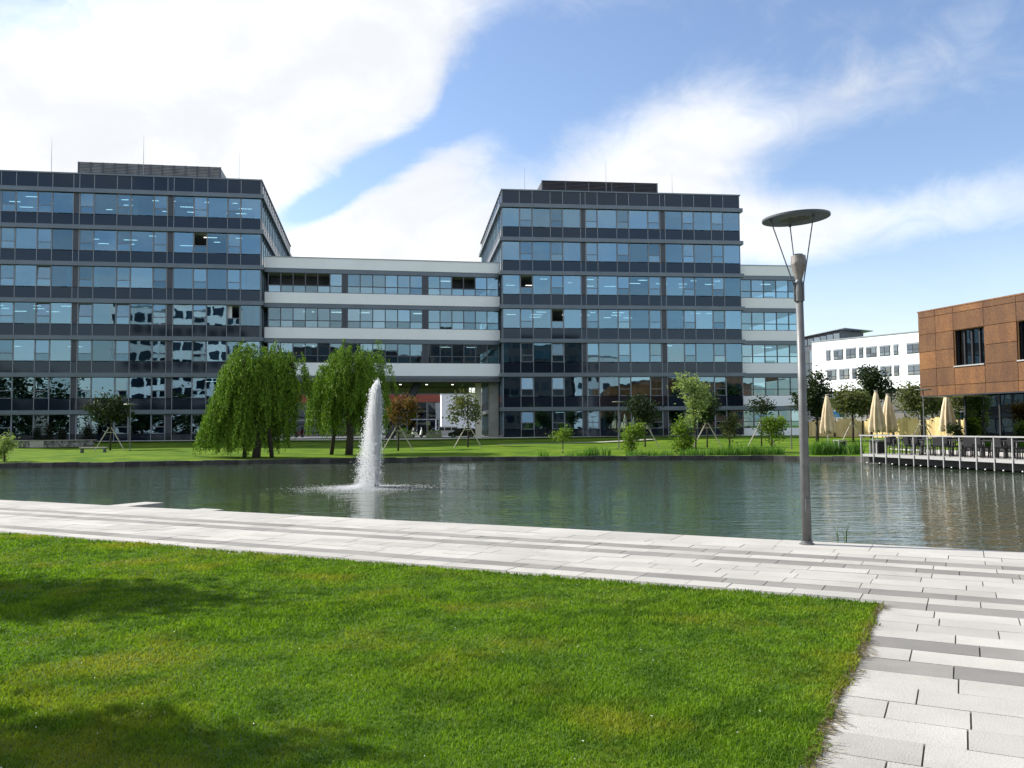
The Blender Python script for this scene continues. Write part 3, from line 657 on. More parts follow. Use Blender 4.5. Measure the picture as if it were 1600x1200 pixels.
for px, lab in ((632, 'long grey concrete planter left of the white scooter'), (678, 'grey concrete planter in front of the silver minivan')):
    p = gy(px, 684, 119); T = thing('planter_box', lab, 'planter', (p.x, p.y, ground_at(p.x, p.y) + .1)); box('trough', CONC, T, -1.1, 1.1, -.4, .4, 0, .5); box('soil', SOIL, T, -1.0, 1.0, -.3, .3, .5, .52)
    V, Fc = quads(np.column_stack([RNG.uniform(-1, 1, 260), RNG.uniform(-.3, .3, 260), RNG.uniform(.55, .95, 260)]), rvec(260) * .1, rvec(260) * .05)
    obj('foliage', np_mesh('foliage', V, Fc, leaf_mat('planter_leaf', (.03, .06, .015), (.06, .10, .02)) if 'planter_leaf' not in MATS else MATS['planter_leaf']), T)
p = gy(669, 684, 118); T = thing('street_sign', 'white square street sign on a thin pole under the link', 'sign', (p.x, p.y, .25))
MB().tube([(0, 0, 0), (0, 0, 4.9)], .05, 8).build('pole', STEEL, T); box('sign_plate', RAILM, T, -.28, .28, -.08, -.052, 1.75, 2.3)
MB().tube([(-.3, 0, 4.9), (.3, 0, 4.9)], .05, 6).build('arm', STEEL, T)

# ------------------------------------------------------------------ far white office, brown pavilion, deck
def far_white():
    A = gy(1271, 640, 150.0); A.z = .0; ang = math.atan2(-.816, .577); T = thing('white_office', 'white rendered office with square dark windows beyond the wooden fence', 'building', A, ang)
    f = plane_x(A, ang); W = f(1600); zt = 16.0
    box('wall', WHITE, T, 0, W, 0, 16, 7.3, zt); box('ground_storey', DCONC, T, .6, W, .8, 15, 0, 7.295); box('roof_edge', MULL, T, -.1, W, -.1, 16.1, zt, zt + .15)
    def zz(px, py):                                   # height on this facade
        r = ray(px, py); s = f(px, py); X = A.x + math.cos(ang) * s; return EYE + r.z * (X / r.x)
    def px6(q): return 1240 + q / 4.614
    def py6(q): return 480 + q / 4.614
    rows = [[(250, 30, 345), (322, 68, 340), (412, 70, 330), (486, 30, 325), (560, 74, 320), (658, 74, 312), (737, 33, 305), (862, 92, 293)],
            [(275, 66, 485), (365, 70, 480), (438, 31, 475), (511, 74, 468), (588, 35, 463), (665, 78, 460), (742, 36, 455), (870, 92, 448)]]
    for row in rows:
        for c, w, yc in row:
            a, b = f(px6(c - w / 2), py6(yc)), f(px6(c + w / 2), py6(yc)); z0, z1 = zz(px6(c), py6(yc + 39)), zz(px6(c), py6(yc - 39))
            o = box('window', FRAME, T, a, b, -.05, .06, z0, z1)
            n = 1 if w < 40 else 2
            for i in range(n):
                p0 = a + (b - a) * i / n + .08; p1 = a + (b - a) * (i + 1) / n - .08
                box('window_pane', DGLASS, T, p0, p1, -.09, -.052, z0 + .62, z1 - .32, tilt(.01)); box('window_pane', DGLASS, T, p0, p1, -.09, -.052, z0 + .1, z0 + .52, tilt(.01))
            box('shutter_box', MULL, T, a, b, -.1, -.052, z1 - .27, z1)
    for i in range(16):
        for z0, z1 in ((.6, 3.4), (3.9, 6.9)): box('window_pane', DGLASS, T, 1 + i * 2.2, 3 + i * 2.2, .7, .78, z0, z1, tilt(.01))
    # glazed stair and sloping roof behind the corner
    box('stair_tower', FRAME, T, -5, -.15, 4, 10, 0, 15.2)
    for r in range(4):
        for c in range(3): box('stair_pane', DGLASS, T, -4.9 + 1.6 * c, -3.4 + 1.6 * c, 3.9, 3.98, 5.2 + 2.5 * r, 7.5 + 2.5 * r, tilt(.01))
    MB().prism([(-10, 15.2), (1, 15.2), (1, 18.4), (-10, 17.4)], 7, 14).build('roof_lantern', FRAME, T)
    for c in range(8): box('lantern_pane', DGLASS, T, -9.8 + 1.35 * c, -8.6 + 1.35 * c, 6.9, 6.98, 16.2, 17.1 + .12 * c, tilt(.01))
    MB().prism([(-10.4, 17.42), (2.4, 18.6), (2.4, 18.7), (-10.4, 17.52)], 6, 15).build('lantern_roof', MULL, T)
far_white()

AB = math.radians(-90 + 15.5)                          # the pavilion and deck run towards the camera
def pavilion():
    A = gy(1436, 560, 50.0); A.z = .0; T = thing('rusty_pavilion', 'rust-brown panelled pavilion overhanging dark glass beside the pond terrace', 'building', A, AB)
    f = plane_x(A, AB)
    m = bpy.data.materials.new('rusted_steel'); m.use_nodes = True; N = NT(m.node_tree); p = N.n['Principled BSDF']; p.inputs['Roughness'].default_value = .75; p.inputs['Metallic'].default_value = .0
    g = N.new('ShaderNodeNewGeometry'); pos = g.outputs['Position']
    n1 = N.noise(N.vmul(pos, (1, 1, .35)), 1.4, 6, .65); n2 = N.noise(pos, 22, 4, .6)
    col = N.mix(N.ramp(n1, .35, .7), (.115, .044, .010, 1), (.20, .085, .020, 1)); n3 = N.noise(pos, 7, 5, .7); col = N.mix(N.ramp(n3, .5, .75, 0, .6), col, (.24, .11, .03, 1)); col = N.mix(N.ramp(n2, .42, .62, 0, .8), col, (.05, .018, .006, 1))
    oi = N.new('ShaderNodeObjectInfo').outputs['Random']; cc = N.new('ShaderNodeCombineXYZ'); k = N.math('MULTIPLY_ADD', oi, .6, .68); [N.put(cc.inputs[i], k) for i in range(3)]
    col = N.mix(1.0, col, cc.outputs[0], 'MULTIPLY'); 
    vo = N.new('ShaderNodeTexVoronoi'); N.put(vo.inputs['Vector'], pos); vo.inputs['Scale'].default_value = 16
    hole = N.ramp(vo.outputs['Distance'], .16, .26); col = N.mix(hole, (.02, .010, .006, 1), col); N.put(p.inputs['Base Color'], col); MATS['rust'] = m
    z0, z1 = 3.2, 8.15; L = 30
    lr = mat('rust_backing', (.22, .115, .045), .8)
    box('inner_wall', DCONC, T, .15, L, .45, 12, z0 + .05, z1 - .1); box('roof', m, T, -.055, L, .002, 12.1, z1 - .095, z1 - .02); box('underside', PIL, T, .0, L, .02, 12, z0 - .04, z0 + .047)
    xs = [0, f(1488), f(1535.5), f(1587), f(1640), f(1700), f(1775), f(1860)]
    zs = [z0, 3.75, 4.75, 5.75, 6.75, 7.72, z1 - .1]
    for i in range(len(xs) - 1):
        for j in range(len(zs) - 1):
            if i in (1, 3, 5) and 2 <= j <= 3 and (i != 3 or True):
                continue
            nsub = 1 if i else 2
            for q in range(nsub):
                a = xs[i] + (xs[i + 1] - xs[i]) * q / nsub; b = xs[i] + (xs[i + 1] - xs[i]) * (q + 1) / nsub
                box('rust_panel', m, T, a + .014, b - .014, .0 + random.uniform(0, .008), .06, zs[j] + .014, zs[j + 1] - .014)
        box('panel_rail', lr, T, xs[i] - .04, xs[i] + .04, .065, .12, z0, z1 - .12)
        for j in range(1, len(zs) - 1):
            if not (i in (1, 3, 5) and j == 3): box('panel_rail', lr, T, xs[i] + .045, xs[i + 1] - .045, .065, .12, zs[j] - .03, zs[j] + .03)
        if i in (1, 3, 5):
            o = box('window', DGLASS, T, xs[i] + .05, xs[i + 1] - .05, .3, .33, zs[2] + .04, zs[4] - .02)
            for q in range(5): x = xs[i] + (xs[i + 1] - xs[i]) * q / 4; box('window_post', BLACK, T, x - .04, x + .04, .22, .298, zs[2], zs[4])
            box('window_sill', RAILM, T, xs[i], xs[i + 1], -.06, .29, zs[2] - .03, zs[2] + .035)
    for j in range(6): box('end_panel', m, T, -.06, -.0, .1, 11.9, zs[j] + .012, zs[j + 1] - .012)
    # glazed ground storey, set back
    a = plane_x(A + Vector((-math.sin(AB), math.cos(AB), 0)) * .7, AB)(1503)
    box('floor', CARPET, T, a, L, .75, 11, .1, .17); box('back_wall', ROOM, T, a, L, 8, 8.2, .17, 3.1); box('end_wall', BLACK, T, a - .12, a - .02, .7, 8, .1, 3.14)
    x = a
    while x < L - 2: box('glass_wall', DGLASS, T, x + .04, x + 2.3, .70, .74, .2, 3.1, tilt(.006)); box('glass_post', BLACK, T, x - .06, x + .03, .66, .8, .17, 3.14); x += 2.36
    box('lower_rail', BLACK, T, a, L, .64, .7, .17, .3)
    for q in range(4): MB().lathe([(.05, 0), (.09, .02), (.05, .08)], 10, (a + 2 + 3.1 * q, 3, 2.4)).build('pendant_lamp', LIGHT, T)
pavilion()

DK0 = gz(1347, 709, .15); AD = math.radians(-90 + 14)
def deck():
    T = thing('terrace_deck', 'cafe terrace deck with a pale metal railing over the water', 'deck', (DK0.x, DK0.y, 0), AD); L = 30
    wood = mat('deck_boards', (.46, .44, .40), .8, var=.3, scale=2, rnd=.2)
    ev = plane_x(Vector((DK0.x, DK0.y, 0)), AD)
    for i in range(28): box('deck_board', wood, T, 0, L, .0 + i * .22, .212 + i * .22, .08, .15)
    box('fascia', RAILM, T, -.02, L, -.06, -.003, .03, .155)
    box('joist_band', BLACK, T, .1, L, .3, 6.1, -.28, .078)
    px = [1348, 1367, 1386.4, 1407, 1430, 1452.3, 1476.6, 1502, 1528, 1556, 1584.7, 1616, 1650, 1688, 1730, 1778, 1830]
    for q in px:
        x = ev(q, 700); box('railing_post', RAILM, T, x - .022, x + .022, -.11, -.062, -.32, 1.04)
    for a, b in zip(px, px[1:]):
        x = (ev(a, 700) + ev(b, 700)) / 2; MB().tube([(x, .6, -.3), (x, .6, -.95)], .09, 8).build('pile', DCONC, T)
        MB().lathe([(.03, 0), (.045, .03), (.03, .06)], 8, (x, -.1, -.3)).build('bracket', RAILM, T)
    box('top_rail', RAILM, T, -.03, L, -.13, -.05, 1.043, 1.10)
    box('end_rail', RAILM, T, -.03, .03, -.04, 1.6, 1.043, 1.1)
    pav = MATS['pavement']
    me = bpy.data.meshes.new('terrace_paving'); h = .12
    pts = [(-1.5, 6.17), (L, 6.17), (L, 9.2), (-5, 9.2), (-9, 8.5)]
    o = MB().add([(x, y, .1) for x, y in pts] + [(x, y, -.5) for x, y in pts], [(0, 1, 2, 3, 4), (9, 8, 7, 6, 5)] + [(i, i + 5, (i + 1) % 5 + 5, (i + 1) % 5) for i in range(5)]).build('terrace', pav, None, loc=(DK0.x, DK0.y, 0), rot=(0, 0, AD)); o['kind'] = 'structure'
    return T, ev
DECK, DEV = deck()
DM = Matrix.Translation((DK0.x, DK0.y, 0)) @ Matrix.Rotation(AD, 4, 'Z')
def dpt(x, y, z=.15): return DM @ Vector((x, y, z))
def make_table():
    T = thing('cafe_table', 'small dark cafe table set out on the terrace deck', 'table', group='cafe tables on the deck')
    box('table_top', BLACK, T, -.4, .4, -.4, .4, .71, .75)
    for a in (-.34, .34):
        for b in (-.34, .34): box('leg', STEEL, T, a - .02, a + .02, b - .02, b + .02, 0, .708)
    return T
def make_chair():
    T = thing('cafe_chair', 'black cafe chair drawn up to a table on the terrace deck', 'chair', group='cafe chairs on the deck')
    MB().box(-.23, .23, -.23, .23, .42, .46).build('seat', BLACK, T, bevel=.01)
    MB().box(-.22, .22, .2, .235, .5, .88, Matrix.Rotation(-.12, 4, 'X')).build('backrest', BLACK, T, bevel=.01)
    for a in (-.2, .2):
        for b in (-.2, .2): MB().tube([(a * 1.1, b * 1.1, 0), (a, b, .42)], .016, 6).build('leg', BLACK, T)
        MB().tube([(a, .2, .4), (a, .17, .6)], .016, 6).build('back_post', BLACK, T)
    return T
t0 = make_table(); c0 = make_chair(); first = True; firstc = True
for i, px in enumerate((1378, 1398, 1420, 1443, 1466, 1490, 1514, 1541, 1570, 1600, 1636)):
    x = DEV(px, 700); y = 1.25 + .3 * (i % 2)
    t = t0 if first else copy_tree(t0); first = False; t.location = dpt(x, y); t.rotation_euler.z = AD + random.uniform(-.1, .1)
    for ddx, ddy, r in ((-.62, 0, math.pi / 2), (.62, .05, -math.pi / 2), (0, -.6, math.pi), (.05, .62, 0)):
        if random.random() < .12: continue
        c = c0 if firstc else copy_tree(c0); firstc = False; c.location = dpt(x + ddx, y + ddy); c.rotation_euler.z = AD + r + random.uniform(-.3, .3)
for px, y, lab in ((1358, .5, 'white metal framed planter box inside the corner of the deck railing'), (1313, -.3, 'white metal framed planter box on the bank beside the deck')):
    if px > 1340: loc = dpt(DEV(px, 700), y); 
    else: loc = gz(px, 706, .0)
    T = thing('framed_planter', lab, 'planter', loc, AD + math.pi / 2); s = .25; h = .66
    for a in (-s, s):
        for b in (-s, s): box('frame_post', RAILM, T, a - .03, a + .03, b - .03, b + .03, 0, h)
    box('frame_top', RAILM, T, -s - .03, s + .03, -s - .03, s + .03, h + .001, h + .05); box('box', BLACK, T, -s + .035, s - .035, -s + .035, s - .035, .03, h - .05)

# closed parasols
FAB = mat('parasol_fabric', (.62, .50, .34), .85, var=.2, scale=3, bump=.3, bscale=20)
def parasol(label, px, ytop, Y, z0):
    top = gy(px, ytop, Y); H = top.z - z0; T = thing('closed_parasol', label, 'parasol', (top.x, top.y, z0))
    MB().tube([(0, 0, 0), (0, 0, H - .05)], .04, 8).build('pole', RAILM, T); box('base_plate', CONC, T, -.4, .4, -.4, .4, 0, .07)
    k = 48; V = []; rows = 14
    for i in range(rows):
        t = i / (rows - 1); z = H - .08 - t * (H - 1.15); r0 = .09 + .40 * t ** .85
        if t > .93: r0 *= .9
        for q in range(k):
            a = q * 2 * math.pi / k; r = r0 * (1 + .24 * math.sin(8 * a + .6 * math.sin(3 * t)) * min(1, t * 2.5) + .06 * math.sin(3 * a + 5 * t)); V.append((r * math.cos(a), r * math.sin(a), z - (.10 * math.sin(8 * a) if i == rows - 1 else 0)))
    Fc = [(i * k + q, i * k + (q + 1) % k, (i + 1) * k + (q + 1) % k, (i + 1) * k + q) for i in range(rows - 1) for q in range(k)]
    m = MB().add(V, Fc).build('folded_canopy', FAB, T, smooth=True)
    MB().lathe([(.05, 0), (.11, -.01), (.12, -.1), (.10, -.12)], 12, (0, 0, H)).build('finial', mat('finial_grey', (.3, .27, .24), .6), T)
    MB().lathe([(.31, -.03), (.335, 0), (.31, .04)], 20, (0, 0, 1.75)).build('tie_strap', FAB, T) if False else None
    for q in range(5):
        a = q * 1.3; MB().tube([(.05 * math.cos(a), .05 * math.sin(a), 1.5), (.2 * math.cos(a), .2 * math.sin(a), .95)], .02, 6).build('rib_end', BARK, T)
parasol('closed beige parasol standing alone on the bank before the fence', 1292, 616, 60, .05)
parasol('taller closed beige parasol of the close pair on the terrace', 1368.5, 610, 57, .1)
parasol('shorter closed beige parasol of the close pair on the terrace', 1387, 615, 58, .1)
parasol('closed beige parasol under the corner of the rusty pavilion', 1479, 612, 56, .1)

def fence():
    m = mat('yellow_fence_wood', (.78, .58, .28), .75, color2=(.68, .48, .21), scale=1.4, rnd=.14); T = thing('wooden_fence', 'tall yellow wooden board fence behind the terrace trees', 'fence')
    A = gy(1262, 683, 82); B = A + Vector((.574, -.819, 0)) * 22; n = 46; d = B - A; d.z = 0
    for i in range(n):
        p = A + d * (i / n); q = A + d * ((i + 1) / n); w = (q - p).length * .97; ph = (i % 6) / 5
        h = 1.62 + .28 * math.sin(math.pi * ph) + random.uniform(-.03, .03)
        o = MB().prism([(0, 0), (w, 0), (w, h - .02), (w * .5, h + .04), (0, h - .02)], -.02, .02).build('fence_board', m, T); o.location = (p.x, p.y + random.uniform(-.03, .03), .3); o.rotation_euler = (0, 0, math.atan2(d.y, d.x) + random.gauss(0, .05))
    for i in range(0, n + 1, 6):
        p = A + d * (i / n); box('fence_post', BARK, T, p.x - .06, p.x + .06, p.y - .16, p.y - .055, .1, 2.0)
    mb = MB(); mb.box(0, d.length, .03, .09, .7, .8); mb.box(0, d.length, .03, .09, 1.5, 1.6); o = mb.build('fence_rail', m, T); o.location = (A.x, A.y, .3); o.rotation_euler = (0, 0, math.atan2(d.y, d.x))
fence()
p = gy(1305, 650, 84); T = thing('blue_parasol', 'bright blue parasol top showing above the wooden fence', 'parasol', (p.x, p.y, .3))
MB().tube([(0, 0, 0), (0, 0, 2.6)], .03, 6).build('pole', STEEL, T); MB().lathe([(.9, 2.05), (.88, 2.1), (.4, 2.5), (.03, 2.62)], 10).build('canopy', mat('blue_cloth', (.03, .25, .5), .7), T)

# ------------------------------------------------------------------ trees and plants
LM = {'willow': leaf_mat('willow_leaf', (.045, .12, .013), (.22, .34, .036), .14), 'green': leaf_mat('green_leaf', (.09, .16, .02), (.17, .25, .04), .4),
      'pale': leaf_mat('pale_leaf', (.17, .25, .08), (.30, .36, .15), .35), 'dark': leaf_mat('dark_leaf', (.018, .032, .014), (.035, .055, .02), .2),
      'olive': leaf_mat('olive_leaf', (.075, .095, .035), (.14, .15, .06), .3), 'rust': leaf_mat('rust_leaf', (.09, .055, .02), (.17, .10, .035), .35),
      'hedge': leaf_mat('hedge_leaf', (.012, .018, .012), (.025, .032, .018), .15), 'reed': leaf_mat('reed_leaf', (.06, .15, .025), (.12, .24, .05), .4)}
def crown_mesh(name, lobes, nclump, per, leaf, m, aspect=.55):
    C = []; w = np.array([l[3] * l[4] * l[5] for l in lobes]) ** (2 / 3); w /= w.sum()
    for li, l in enumerate(lobes):
        k = max(1, int(nclump * w[li])); u = rvec(k) * (RNG.random((k, 1)) ** .45); C.append(np.array(l[:3]) + u * np.array(l[3:6]))
    C = np.concatenate(C); sz = RNG.uniform(.6, 1.3, len(C))
    P = np.repeat(C, per, 0) + RNG.normal(size=(len(C) * per, 3)) * np.repeat(sz, per)[:, None] * leaf * 1.7
    n = len(P); A = rvec(n); A[:, 2] = A[:, 2] * .6 - .25; B = np.cross(A, rvec(n)); B /= np.linalg.norm(B, axis=1, keepdims=True) + 1e-6
    s = RNG.uniform(.55, 1.1, (n, 1)) * leaf; V, Fc = quads(P, A * s, B * s * aspect); return np_mesh(name, V, Fc, m)
def tree(name, label, loc, H, lobes, mkey, nclump=110, per=22, leaf=.13, trunk=.07, stakes=0, cat='tree', group=None, bare=.9):
    T = thing(name, label, cat, loc, random.uniform(0, 6) if False else 0, group)
    mb = MB(); zt = min(l[2] for l in lobes) if lobes else H
    mb.tube([(0, 0, -.15), (.03, .02, zt * .5), (.0, .0, zt), (.04, 0, H * .86)], [trunk * 1.2, trunk, trunk * .8, trunk * .2], 8)
    for l in lobes:
        for q in range(3):
            e = rvec(1)[0] * .7; b = zt * random.uniform(.75, 1.05)
            mb.tube([(0, 0, b), (l[0] * .5 + e[0] * l[3] * .4, l[1] * .5 + e[1] * l[4] * .4, (b + l[2]) / 2 + .1), (l[0] + e[0] * l[3], l[1] + e[1] * l[4], l[2] + abs(e[2]) * l[5])], [trunk * .5, trunk * .33, trunk * .1], 6)
    mb.build('trunk', BARK, T, smooth=True)
    obj('crown', crown_mesh('crown', lobes, nclump, per, leaf, LM[mkey]), T)
    if stakes:
        for q in range(stakes):
            a = (math.pi if q == 0 else 0.0) + (.25 if q < 2 else 1.7) ; r = 1.15
            MB().tube([(r * math.cos(a), r * math.sin(a) * .6 - .1, -.12), (.08 * math.cos(a), .05 * math.sin(a) - .05, 1.75)], .04, 7).build('support_stake', STAKE, T)
        MB().tube([(-.26, -.06, 1.38), (.26, -.06, 1.38)], .03, 6).build('cross_bar', STAKE, T)
    return T
def at(px, py, Y):                      # a foot on the far land at depth Y under photo column px
    p = gy(px, py, Y); return (p.x, p.y, ground_at(p.x, p.y) - .02)
def mpp(Y): return Y / F                # metres per photo pixel at depth Y
def L(cx, cy, cz, rx, ry, rz): return (cx, cy, cz, rx, ry, rz)

def willow(label, px, Y, lobes, seed, extra_trunks=()):
    """lobes: (px centre, py top, px half width, py where strands end, n strands, sideways drift m)"""
    rs = np.random.default_rng(seed); loc = at(px, 700, Y); s = mpp(Y); T = thing('willow_tree', label, 'tree', loc)
    zpy = lambda py: EYE + (HOR + .008 * (800 - px) - py) * s - loc[2]
    mb = MB(); V = []; 
    top = max(zpy(l[1]) for l in lobes)
    mb.tube([(0, 0, -.2), (.1, 0, 1.2), (-.05, .1, 2.6), (.1, 0, top * .7)], [.26, .22, .17, .08], 10)
    P = []; A = []; B = []
    for (cx, yt, hw, ye, n, drift) in lobes:
        x0 = (cx - px) * s; r = hw * s; zt = zpy(yt); ze = zpy(ye); dome = r * .9
        mb.tube([(.05, 0, 2.2), (x0 * .6, 0, (2.2 + zt) * .55), (x0, 0, zt - dome * .55)], [.13, .09, .04], 7)
        for i in range(n):
            if i % 5 == 0: a0 = rs.uniform(0, 2 * np.pi); q0 = np.sqrt(rs.random()); e0 = rs.exponential(.8); d0 = rs.normal(0, .12); u0 = rs.normal(0, .36)
            a = a0 + rs.normal(0, .09); q = min(1, max(.02, q0 + rs.normal(0, .07))); rr = q * r
            ox, oy = x0 + rr * np.cos(a), rr * np.sin(a) * 1.05; oz = zt - dome * (1 - np.sqrt(max(0, 1 - q * q))) - rs.uniform(0, .35) + .25 * np.sin(5 * a + seed) * q + u0
            if np.sin(a) < -.15 and np.cos(a) > -.55 and rs.random() < .5: e0 = max(e0, (oz - ze) * rs.uniform(.35, .75))   # the near side is cut short and opens onto the dark inside
            end = ze + e0 + rs.exponential(.2) + (1 - q) * rs.uniform(0, 2.0); length = max(.5, oz - end); m = int(length / .036)
            if i % 7 == 0 and rs.random() < .8:
                mb.tube([(x0, 0, zt - dome * .5), ((x0 + ox) / 2, oy / 2, oz - .05), (ox, oy, oz - .1)], [.035, .02, .01], 5)
            t = np.linspace(0, 1, m); ph = rs.uniform(0, 6)
            out = .35 * (1 - np.exp(-3 * t)); sx = ox + np.cos(a) * out + (drift + d0) * t ** 1.4 * length / 5 + .07 * np.sin(5 * t + ph); sy = oy + np.sin(a) * out + .06 * np.cos(4 * t + ph)
            sz = oz + .18 * np.sin(np.minimum(1, t * 6) * np.pi) - length * t
            jit = rs.normal(size=(m, 3)) * [.055, .055, .03]
            P.append(np.stack([sx, sy, sz], 1) + jit)
            d = rs.normal(size=(m, 3)) * [.5, .5, .3] + [0, 0, -.9]; d /= np.linalg.norm(d, axis=1, keepdims=True); A.append(d * rs.uniform(.05, .105, (m, 1)))
            w = np.cross(d, rs.normal(size=(m, 3))); w /= np.linalg.norm(w, axis=1, keepdims=True) + 1e-6; B.append(w * rs.uniform(.02, .036, (m, 1)))
    for ex in extra_trunks: mb.tube([(ex, .3, -.2), (ex * .8, .2, 1.6), (ex * .4, 0, 3.2)], [.14, .12, .06], 8)
    mb.build('trunk', BARK, T, smooth=True); P, A, B = map(np.concatenate, (P, A, B)); V, Fc = quads(P, A, B); print('willow leaves', len(P))
    obj('crown', np_mesh('crown', V, Fc, LM['willow']), T); return T
willow('large weeping willow trailing a leafy skirt to the bank before the dark glass', 400, 52,
       [(388, 546, 40, 712, 330, -.35), (352, 610, 22, 716, 130, -1.3), (372, 575, 30, 716, 160, -.9), (424, 560, 34, 712, 170, .1), (436, 545, 16, 660, 60, .2), (452, 562, 24, 655, 120, .3), (410, 590, 45, 712, 220, .0)], 5, (-.8, .9))
willow('weeping willow rising behind the fountain jet', 545, 56,
       [(545, 548, 42, 690, 300, -.15), (580, 556, 30, 655, 170, .35), (498, 603, 20, 668, 110, -.3), (520, 575, 30, 686, 160, -.3), (562, 590, 40, 688, 180, .15)], 9, (-1.2,))

s6 = mpp(62)
tree('young_tree', 'dark staked tree beside the bench below the left glass block', at(172, 704, 63), 4.4, [L(-.2, 0, 3.2, 1.5, 1.2, 1.0), L(.7, 0, 2.9, .9, .9, .7)], 'dark', 120, 20, .13, .06, 2)
tree('young_tree', 'staked tree with rusty brown leaves right of the fountain', at(622, 700, 62), 4.2, [L(.1, 0, 2.9, 1.3, 1.1, 1.0), L(.9, 0, 3.2, .7, .7, .6)], 'rust', 100, 20, .12, .06, 2)
tree('young_tree', 'staked tree with dark leaves before the white wall under the link', at(731, 699, 66), 5.0, [L(-.2, 0, 3.4, 1.2, 1.0, 1.2), L(-.9, 0, 2.6, .7, .7, .7), L(.4, 0, 2.6, .6, .7, .9)], 'olive', 70, 20, .14, .06, 2)
tree('young_tree', 'dark staked tree in front of the right glass block, left of the bright one', at(1008, 699, 64), 4.0, [L(-.3, 0, 3.0, 1.0, .9, .9), L(.3, 0, 2.4, .8, .8, .7)], 'dark', 90, 20, .13, .05, 2)
tree('young_tree', 'dark staked tree close behind the bright pale green tree', at(1105, 699, 64), 4.2, [L(-.1, 0, 3.0, .9, .9, .9)], 'dark', 80, 20, .13, .05, 2)
tree('young_tree', 'bright pale green young tree with a leaning crown at the bank', at(1087, 706, 55), 5.0, [L(.05, 0, 3.7, .9, .8, .85), L(-.55, 0, 4.3, .75, .6, .5), L(.35, 0, 3.1, .75, .7, .6), L(-.1, 0, 2.0, .6, .5, .45)], 'pale', 120, 24, .11, .05)
tree('young_tree', 'thin sparse staked tree before the white-banded end wing', at(1190, 700, 66), 4.2, [L(0, 0, 3.0, 1.1, .8, .7)], 'dark', 42, 16, .12, .05, 2)
tree('shrub', 'bright leafy shrub at the far left end of the bank', at(6, 724, 48.5), 1.6, [L(0, 0, .95, .65, .5, .5), L(.35, 0, 1.25, .4, .3, .3), L(-.2, 0, .5, .5, .4, .35)], 'pale', 70, 22, .08, .05, cat='shrub')
tree('shrub', 'small round-headed shrub on a thin stem before the glass block', at(879, 714, 53.5), 1.7, [L(0, 0, 1.2, .65, .5, .28), L(.2, 0, 1.4, .4, .4, .2)], 'green', 48, 20, .08, .03, cat='shrub')
tree('shrub', 'bushy green shrub widening upward, at the bank by the lamp with a disc top', at(986, 712, 53), 2.0, [L(0, 0, 1.2, .75, .6, .55), L(-.1, 0, .6, .45, .4, .4), L(.55, 0, 1.5, .35, .3, .35)], 'green', 90, 20, .09, .05, cat='shrub')
tree('shrub', 'green shrub under the bright pale young tree', at(1068, 712, 52.5), 2.3, [L(-.1, 0, 1.5, .6, .5, .5), L(0, 0, .7, .7, .5, .5)], 'green', 90, 20, .09, .05, cat='shrub')
tree('shrub', 'tall narrow shrub left of the white-banded end wing', at(1140, 708, 54), 2.5, [L(0, 0, 1.6, .5, .4, .8), L(.3, 0, 2.1, .3, .3, .35)], 'olive', 64, 20, .09, .05, cat='shrub')
tree('shrub', 'upright bright shrub in front of the white-banded end wing', at(1206, 708, 53), 2.3, [L(0, 0, 1.3, .75, .6, .75), L(.4, 0, 1.8, .5, .4, .4), L(-.2, 0, 1.9, .4, .3, .3)], 'green', 110, 20, .09, .05, cat='shrub')
tree('terrace_tree', 'tall dark tree just right of the large lamp post', at(1277, 690, 72), 6.0, [L(0, 0, 4.3, 1.2, 1.2, 1.7), L(-.9, 0, 3.6, 1.2, 1.0, .9), L(.2, 0, 2.7, .9, .9, .9)], 'dark', 200, 22, .15, .13, 0)
tree('terrace_tree', 'olive green tree between the closed parasols', at(1333, 690, 68), 4.9, [L(0, 0, 3.4, 1.5, 1.2, 1.1), L(.9, 0, 2.9, .8, .8, .7), L(-.9, 0, 3.1, .7, .7, .8)], 'olive', 170, 22, .14, .09, 2)
tree('terrace_tree', 'dark tree rising above the closed parasols before the white office', at(1362, 690, 75), 6.6, [L(0, 0, 5.0, 1.5, 1.2, 1.3), L(.9, 0, 4.2, 1.2, 1.0, .9), L(-.5, 0, 3.6, 1.1, 1, .9)], 'dark', 190, 22, .15, .12, 0)
tree('terrace_tree', 'pale olive tree beside the corner of the rusty pavilion', at(1441, 690, 66), 5.2, [L(-.2, 0, 3.2, 1.6, 1.2, .9), L(.9, 0, 3.0, 1.3, 1.0, .8), L(-.6, 0, 4.0, .8, .7, .6)], 'olive', 190, 22, .14, .10, 3)
tree('terrace_tree', 'bushy tree half hidden behind the rusty pavilion', at(1510, 690, 72), 5.0, [L(0, 0, 3.2, 1.8, 1.2, 1.2)], 'olive', 120, 22, .14, .10)
tree('shrub', 'dark shrub at the foot of the parasol under the pavilion corner', at(1492, 695, 55), 1.8, [L(0, 0, 1.2, .45, .4, .4), L(.25, 0, .8, .4, .4, .4)], 'dark', 60, 20, .08, .05, cat='shrub')
for i, (px, w, h) in enumerate(((58, .5, 2.0), (76, .36, 2.1), (97, .42, 1.7), (137, .65, 2.3))):
    lab = ('round-shouldered dark conifer first along the low stone wall', 'slim dark conifer close beside the first one on the low wall', 'short dark conifer in the middle of the low stone wall', 'broad dark conifer at the bench end of the low stone wall')[i]
    tree('conifer', lab, at(px, 697, 74), h, [L(0, 0, h * .35, w, w, h * .35), L(0, 0, h * .65, w * .7, w * .7, h * .3)], 'hedge', 90, 22, .07, .04, cat='conifer')
